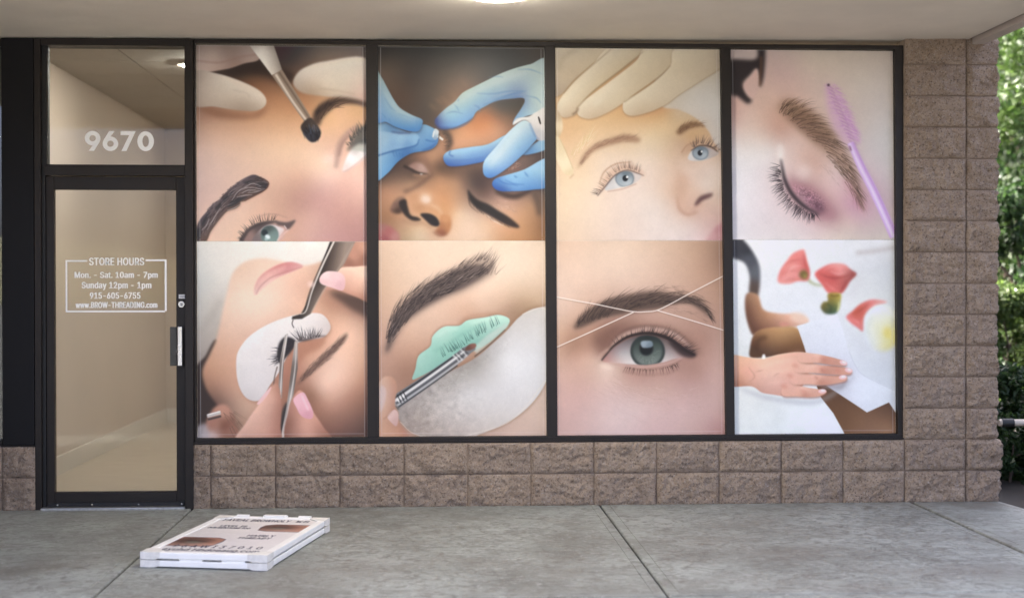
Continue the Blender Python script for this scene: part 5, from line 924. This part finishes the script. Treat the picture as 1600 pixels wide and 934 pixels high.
# 9670 in round geometric numerals
def arc(cx, cz, rx, rz, a0=0, a1=360, n=40): return [(cx+rx*math.cos(R(a0+(a1-a0)*k/n)), cz+rz*math.sin(R(a0+(a1-a0)*k/n))) for k in range(n)]
def digit(ch, x, w, z0, z1):
    """x = left, w = width; heights z0..z1"""
    mb = MB(); y0, y1 = .0546, .0556; h = z1-z0
    if ch == '0': mb.ring(arc(x+w/2, (z0+z1)/2, w/2, h/2), arc(x+w/2, (z0+z1)/2, w*.195, h*.29), y0, y1)
    elif ch == '7': mb.prism([(x, z1), (x, z1-h*.20), (x+w*.58, z1-h*.20), (x+w*.05, z0), (x+w*.38, z0), (x+w, z1)], y0, y1)
    else:
        r = w/2; f = ch == '9'; cz = z1-r*.94 if f else z0+r*.94; s = -1 if f else 1
        mb.ring(arc(x+r, cz, r, r*.94), arc(x+r, cz, r*.42, r*.40), y0, y1)
        X = lambda u: x+w*(1-u) if f else x+w*u
        Z = lambda v: z1-h*v if f else z0+h*v
        pts = [(X(.045), Z(.53)), (X(.42), Z(1.0)), (X(.76), Z(1.0)), (X(.50), Z(.72)), (X(.46), Z(.66)), (X(.30), Z(.61))]
        mb.prism(pts if not f else pts, y0+.0002, y1+.0002)
    return D(mb, 'numeral', M['white'], tp)
zz0, zz1 = 2.262, 2.388
for ch, a, b in (('9', 131.8, 156.2), ('6', 159.6, 184), ('7', 187.8, 211.3), ('0', 214, 240)):
    X0 = -3.235+(a-131)/109*(.435); X1 = -3.235+(b-131)/109*.435; digit(ch, X0, X1-X0, zz0, zz1)
dr = tag(empty('glass_door', (-2.62, .05, .01)), 'bronze framed glass door with white store hours lettering and a silver pull', 'door')
def G(mb, name, mat, parent=dr, **k): return D(mb, name, mat, parent, (-2.62, .05, .01), **k)
G(MB().box(-3.4695, -3.4205, .036, .082, .016, 2.098), 'stile', B_, bevel=.004)
G(MB().box(-2.6595, -2.6015, .036, .082, .016, 2.098), 'stile', B_, bevel=.004)
G(MB().box(-3.4202, -2.6598, .036, .082, 2.016, 2.098), 'top_rail', B_, bevel=.004)
br = G(MB().box(-3.4202, -2.6598, .036, .082, .020, .100), 'bottom_rail', B_, bevel=.004)
G(MB().box(-3.4202, -2.6598, .040, .078, .1002, .1055), 'glazing_bead', B_)
sw = G(MB().box(-3.46, -2.61, .024, .0355, .016, .040), 'door_sweep', M['bronze_dark'])
for x in (-3.40, -3.185, -2.895, -2.625): G(MB().cyl((x, .0238, .028), (x, .0205, .028), .006, .0045, 12), 'screw', M['steel'], sw)
gp = G(MB().box(-3.4200, -2.6600, .056, .062, .106, 2.0155), 'glass_pane', M['glass'])
# store hours: white vinyl on the pane, positions measured on the glass
def GX(px): return -3.352+(px-102)/158*(.631)
def GZ(py): return 1.573-(py-405)/82*.332
for s, a, b, t, bt, of in (('STORE HOURS', 138.6, 223.9, 401.6, 413.4, .018), ('Mon. - Sat. 10am - 7pm', 115.9, 245.2, 423.7, 435.4, .024), ('Sunday 12pm - 1pm', 126.9, 235.1, 439.4, 451.9, .024), ('915-605-6755', 139.7, 218, 455.8, 465.6, .024), ('www.BROW-THREADING.com', 117.3, 244.5, 470.8, 480, .022)):
    o = text_mesh('lettering', s, (GX(a)+2.62, GX(b)+2.62, GZ(bt)-.01, GZ(t)-.01), M['white'], gp, .0554-.05, 0, .0021)
mb = MB(); y0, y1 = .0550, .0557
mb.box(GX(101.4), GX(104), y0, y1, GZ(486.8), GZ(405.3)); mb.box(GX(256.6), GX(259.6), y0, y1, GZ(485.0), GZ(404.2))
mb.box(GX(104)+.0002, GX(135.3), y0, y1, GZ(407.8), GZ(405.3)); mb.box(GX(226.7), GX(256.6)-.0002, y0, y1, GZ(406.8), GZ(404.2)); mb.box(GX(104)+.0002, GX(256.6)-.0002, y0, y1, GZ(486.8), GZ(484.2))
G(mb, 'lettering_border', M['white'], gp)
# pull, inner pull, lock, sticker
ph = G(MB().box(-2.641, -2.614, -.018, -.010, .905, 1.152), 'pull_handle', M['steel'], bevel=.003)
for z in (.94, 1.12): G(MB().cyl((-2.630, -.0098, z), (-2.630, .0355, z), .009, n=14), 'standoff', M['bronze'], ph)
G(MB().box(-2.640, -2.6120, -.0095, -.002, .898, 1.146), 'pull_backing', M['black'], ph)
G(MB().box(-2.705, -2.6605, .066, .078, .900, 1.148), 'inner_push_plate', M['black'], bevel=.002)
lk = G(MB().cyl((-2.624, .0358, 1.292), (-2.624, .020, 1.292), .021, .019, 28), 'lock_cylinder', M['steel'])
G(MB().cyl((-2.624, .0198, 1.292), (-2.624, .0165, 1.292), .0125, n=20), 'key_plug', M['alu'], lk); G(MB().box(-2.6255, -2.6225, .0150, .0164, 1.284, 1.298), 'keyway', M['black'], lk)
st = G(MB().box(-2.643, -2.600, .0345, .0357, 1.328, 1.354), 'lock_sticker', M['white'])
text_mesh('lettering', 'OPEN', (-2.639+2.62, -2.604+2.62, 1.335-.01, 1.347-.01), M['navy'], st, .0340-.05)

# ================================================================ folded A-frame sign on the pavement
A = R(-11.5)
sg = tag(empty('folded_sign', (-2.485, -1.800, .0), A), 'white plastic A-frame sign folded flat on the pavement by the door', 'sign')
SW, SL = .655, 1.10
def frame(z0, z1, px):
    f = MB(); bw = .042
    f.box(0.03, SW-.03, 0, bw, z0+.004, z1); f.box(0.03, SW-.03, SL-bw, SL, z0+.004, z1)
    f.box(0, bw, .03, SL-.03, z0+.004, z1-.0003); f.box(SW-bw, SW, .03, SL-.03, z0+.004, z1-.0003)
    fo = f.build('panel_frame', M['plastic'], sg, bevel=.005)
    for x in (0, SW):
        for y in (0, SL):
            s = 1 if x == 0 else -1; t = 1 if y == 0 else -1
            c = MB(); c.v = [(x-s*.002, y-t*.002, z0-.0), (x+s*.075, y-t*.002, z0), (x+s*.10, y-t*.002, z0+.010), (x+s*.10, y+t*.05, z0+.010), (x+s*.05, y+t*.10, z0+.010), (x-s*.002, y+t*.10, z0+.010), (x-s*.002, y+t*.075, z0)]
            n = len(c.v); c.v += [(a, b, z1+.0015) for a, b, _ in c.v]; c.f = [tuple(range(n)), tuple(range(n, 2*n))]+[(i, (i+1) % n, n+(i+1) % n, n+i) for i in range(n)]
            c.build('corner_foot', M['foot'], fo)
    return fo
f1 = frame(.002, .036, 0); f2 = frame(.041, .077, 1)
MB().box(.043, SW-.043, .043, SL-.043, .010, .030).build('panel_core', M['plastic'], sg)
for x in (.20, .42): MB().box(x, x+.12, .006, .03, .036, .046).build('spacer', M['plastic'], sg)
for x in (.10, .33, .47): MB().box(x, x+.075, SL-.002, SL+.02, .03, .083).build('hinge', M['plastic'], sg, bevel=.004)
MB().box(.27, .40, SL-.03, SL+.012, .0775, .087).build('carry_grip', M['plastic'], sg, bevel=.003)
def sign_print():
    p = Pic((0, 0, 581, 1106), W=330, seed=30)
    p.base([(0, 0, '#e4dfda'), (581, 0, '#e6e0da'), (0, 1106, '#dedbd8'), (581, 1106, '#dedcd8'), (290, 300, '#e2deda'), (100, 500, '#dcd7d4'), (450, 700, '#dfdad8'), (290, 900, '#dad6d4')])
    def eye(x0, x1, y0, y1, flip):
        P = [(x0, y0), (x1-60, y0), (x1-8, y0+40), (x1, y0+110), (x1-14, y1-30), (x1-70, y1), (x0, y1)] if flip else [(x1, y0), (x0+60, y0), (x0+8, y0+40), (x0, y0+110), (x0+14, y1-30), (x0+70, y1), (x1, y1)]
        p.shape(P, '#2a2440', 2, sp=False)
        c = [(x+(-9 if (x == x1 and flip) else 9 if (x == x0 and not flip) else 0), y+(9 if y < (y0+y1)/2 else -9)) for x, y in P]
        w, h = x1-x0, y1-y0
        m = p.shape(c, [(x0+w*a, y0+h*b, k) for a, b, k in ((0, 0, '#9a6a58'), (.5, .05, '#a87460'), (1, .05, '#b8846c'), (0, .5, '#6a463a'), (.35, .4, '#4a342c'), (.6, .45, '#5a4036'), (.9, .5, '#a87862'), (.2, .75, '#8a6a5c'), (.5, .7, '#97786a'), (.8, .8, '#b68a78'), (.5, 1, '#b58878'), (0, 1, '#b08070'), (1, 1, '#c09482'))], 2, sp=False)
        p.line([(x0+w*.05, y0+h*.5), (x0+w*.35, y0+h*.36), (x0+w*.7, y0+h*.5)], [8, 16, 5], '#2a1c18', 5, .8); p.ell(x0+w*.42, y0+h*.56, w*.16, h*.10, '#6f6f62', 6, .8)
        p.line([(x0+w*.1, y0+h*.24), (x0+w*.4, y0+h*.14), (x0+w*.8, y0+h*.3)], [20, 22, 6], '#3f2a22', 8, .7)
    eye(0, 262, 660, 930, True); eye(320, 581, 190, 430, False)
    return p.done()
pm = m_print('sign_print', np.clip(sign_print()*SIGN_GAIN, 0, 1), .35, .4)
me = bpy.data.meshes.new('sign_insert'); x0, x1, y0, y1 = .0425, SW-.0425, .0425, SL-.0425
me.from_pydata([(x0, y0, .072), (x1, y0, .072), (x1, y1, .072), (x0, y1, .072), (x0, y0, .060), (x1, y0, .060), (x1, y1, .060), (x0, y1, .060)], [], [(0, 1, 2, 3), (4, 7, 6, 5), (0, 4, 5, 1), (1, 5, 6, 2), (2, 6, 7, 3), (3, 7, 4, 0)])
uv = me.uv_layers.new(name='UVMap')
for l in me.loops: uv.data[l.index].uv = ((me.vertices[l.vertex_index].co.x-x0)/(x1-x0), (me.vertices[l.vertex_index].co.y-y0)/(y1-y0))
ins = link('sign_insert', me, pm, sg)
def floor_text(s, x0, x1, y0, y1, off=.0):
    o = text_mesh('lettering', s, (x0, x1, y0, y1), M['navy'], ins, 0, 0, .0016)
    for v in o.data.vertices: v.co = (v.co.x, v.co.z*SL/1.19, .0726-v.co.y)
floor_text('FAVEAL BROWHOLY', .07, .46, 1.03, 1.10, .012); floor_text('KS', .50, .57, 1.035, 1.095, .012)
floor_text('LEVEL IS', .12, .27, .84, .885, .008); floor_text('OUR MENTIONS TOO', .07, .31, .775, .815, .008)
floor_text('HAIRLY', .37, .52, .55, .60, .008); floor_text('THREADY', .34, .52, .475, .525, .008)
floor_text('9 6 A W I 3 7 0 1 0', .09, .56, .185, .255, .012); floor_text('eyuhd Hhdoeaug.com', .07, .575, .075, .155, .012)

# ================================================================ beyond the pillar: planting, trees, rail
def leaves(name, cl, n, size, mat, parent, seed, flat=.0):
    """cl = list of clump centres with radii; n leaves in all, each a folded diamond"""
    r = np.random.RandomState(seed); c = np.array([k[:3] for k in cl]); rad = np.array([k[3] for k in cl])
    w = rad**2; i = r.choice(len(cl), n, p=w/w.sum()); d = r.randn(n, 3); d /= np.linalg.norm(d, axis=1)[:, None]
    p = c[i]+d*(rad[i]*r.rand(n)**.4)[:, None]*[1, 1, .85]
    a = r.randn(n, 3); a /= np.linalg.norm(a, axis=1)[:, None]; b = np.cross(a, d+r.randn(n, 3)*.6); b /= np.linalg.norm(b, axis=1)[:, None]+1e-9
    s = size*(.6+.8*r.rand(n))[:, None]; up = np.cross(a, b)*s*.18
    V = np.stack([p-a*s*.5, p+b*s*.28+up, p+a*s*.5, p-b*s*.28+up], 1).reshape(-1, 3); k = np.arange(n)[:, None]*4
    F = np.concatenate([k+[0, 1, 2], k+[0, 2, 3]], 1).reshape(-1, 3)
    me = bpy.data.meshes.new(name); me.from_pydata(V.tolist(), [], F.tolist()); return link(name, me, mat, parent)
def limb(mb, p, q, r0, r1, n=8): mb.cyl(p, q, r0, r1, n)
def tree(loc, h, w, mat, lab, seed, nleaf=5200, name='tree', low=.25, leaf=.16):
    r = random.Random(seed); t = tag(empty(name, loc), lab, 'tree' if name == 'tree' else 'shrub', 'trees and shrubs beyond the pillar')
    mb = MB(); top = Vector((r.uniform(-.2, .2), r.uniform(-.2, .2), h*.62)); mid = Vector((r.uniform(-.1, .1), 0, h*.3))
    limb(mb, (0, 0, -.1), mid, h*.028, h*.021); limb(mb, mid, top, h*.021, h*.011); cl = []
    for k in range(int(26+h*5)):
        z = h*(low+(1-low)*r.random()**.85); f = 1-abs((z/h-low-.35*(1-low))/(1-low))**1.6*.8; an = r.uniform(0, 2*math.pi); rr = w*f*math.sqrt(r.random())
        c = Vector((math.cos(an)*rr, math.sin(an)*rr, z)); cl.append((*c, w*r.uniform(.17, .30)))
        if k % 4 == 0: s = mid.lerp(top, min(1, max(0, (z/h-.35)*1.4))); limb(mb, s, c, h*.008, h*.003, 6)
    mb.build('trunk', M['bark'], t); leaves('crown', cl, nleaf, leaf, mat, t, seed); return t
tag(MB().box(2.615, 60, -3.0, 60, -.155, -.014).build('planting_bed', M['soil']), 'dark planting bed beyond the pillar', kind='structure')
tree((5.0, 5.2, -.06), 1.42, .85, M['leaf_c'], 'bright leafy green shrub at mid height beyond the right end of the pillar', 41, 15000, 'shrub', .1, .075)
tree((3.55, 1.45, -.06), .80, .60, M['leaf_b'], 'dark low shrub at the foot of the pillar, under the rail', 42, 12000, 'shrub', .0, .06)
tree((4.5, 1.2, -.06), .95, .62, M['leaf_b'], 'dark low shrub right of the one at the foot of the pillar', 48, 9000, 'shrub', .0, .06)
tree((3.12, .92, -.06), .52, .36, M['leaf_b'], 'smallest dark shrub, closest to the base of the pillar', 50, 7000, 'shrub', .0, .05)
tree((6.1, 6.9, -.06), 2.7, 1.0, M['leaf_b'], 'rounded dark shrub behind the bright leafy one', 43, 14000, 'shrub', .1, .09)
tree((7.15, 8.6, -.06), 5.2, 1.9, M['leaf_a'], 'mid green tree rising right behind the shrubs', 44, 22000, low=.10, leaf=.10)
tree((8.3, 11.5, -.06), 6.0, 2.1, M['leaf_b'], 'dark green tree behind the mid green one', 45, 20000, low=.12, leaf=.11)
tree((9.0, 14.5, -.06), 7.6, 2.7, M['leaf_a'], 'tall green tree whose crown shows sky gaps near the canopy', 46, 22000, low=.15, leaf=.12)
tree((11.2, 18.0, -.06), 7.0, 2.8, M['leaf_c'], 'yellow-green tree behind the tall green one', 47, 18000, low=.1, leaf=.14)
tree((13.2, 23.0, -.06), 8.2, 3.4, M['leaf_b'], 'broad dark tree at the very back of the planting', 49, 18000, low=.05, leaf=.16)
hr = tag(empty('guard_rail', (2.975, .50, -.10)), 'beige guard rail with a black end sleeve beyond the pillar', 'rail')
MB().cyl((.0, 0, .560), (2.6, .0, .560), .024, n=18).build('rail_pipe', M['rail'], hr, smooth=False)
MB().cyl((-.085, 0, .560), (.0005, 0, .560), .029, n=18).build('end_sleeve', M['black'], hr)
MB().cyl((-.10, 0, .560), (-.0855, 0, .560), .022, .027, n=18).build('end_cap', M['rail'], hr)
for x in (.5, 2.2): MB().cyl((x, .0, .0), (x, .0, .536), .022, n=14).build('post', M['rail'], hr)
# hills across the car park: they show only as a skyline mirrored in the door
V = []; F = []; n = 90
for k in range(n):
    x = -190+k*380/(n-1); hgt = 3.0+5.2*max(0, min(1, (-x-8)/46))**1.2+1.2*mnoise.noise(Vector((x*.05, 0, 3)))+.9*mnoise.noise(Vector((x*.23, 5, 1)))+(4*max(0, min(1, (x-60)/60)))
    V += [(x, -128, -.3), (x, -132, hgt*.8), (x, -140, hgt), (x, -170, -.3)]
for k in range(n-1):
    for j in range(3): F.append((4*k+j, 4*k+4+j, 4*k+5+j, 4*k+1+j))
me = bpy.data.meshes.new('hills'); me.from_pydata(V, [], F); me.shade_smooth(); tag(link('hills', me, M['hill']), 'low scrub hills across the car park', kind='structure')
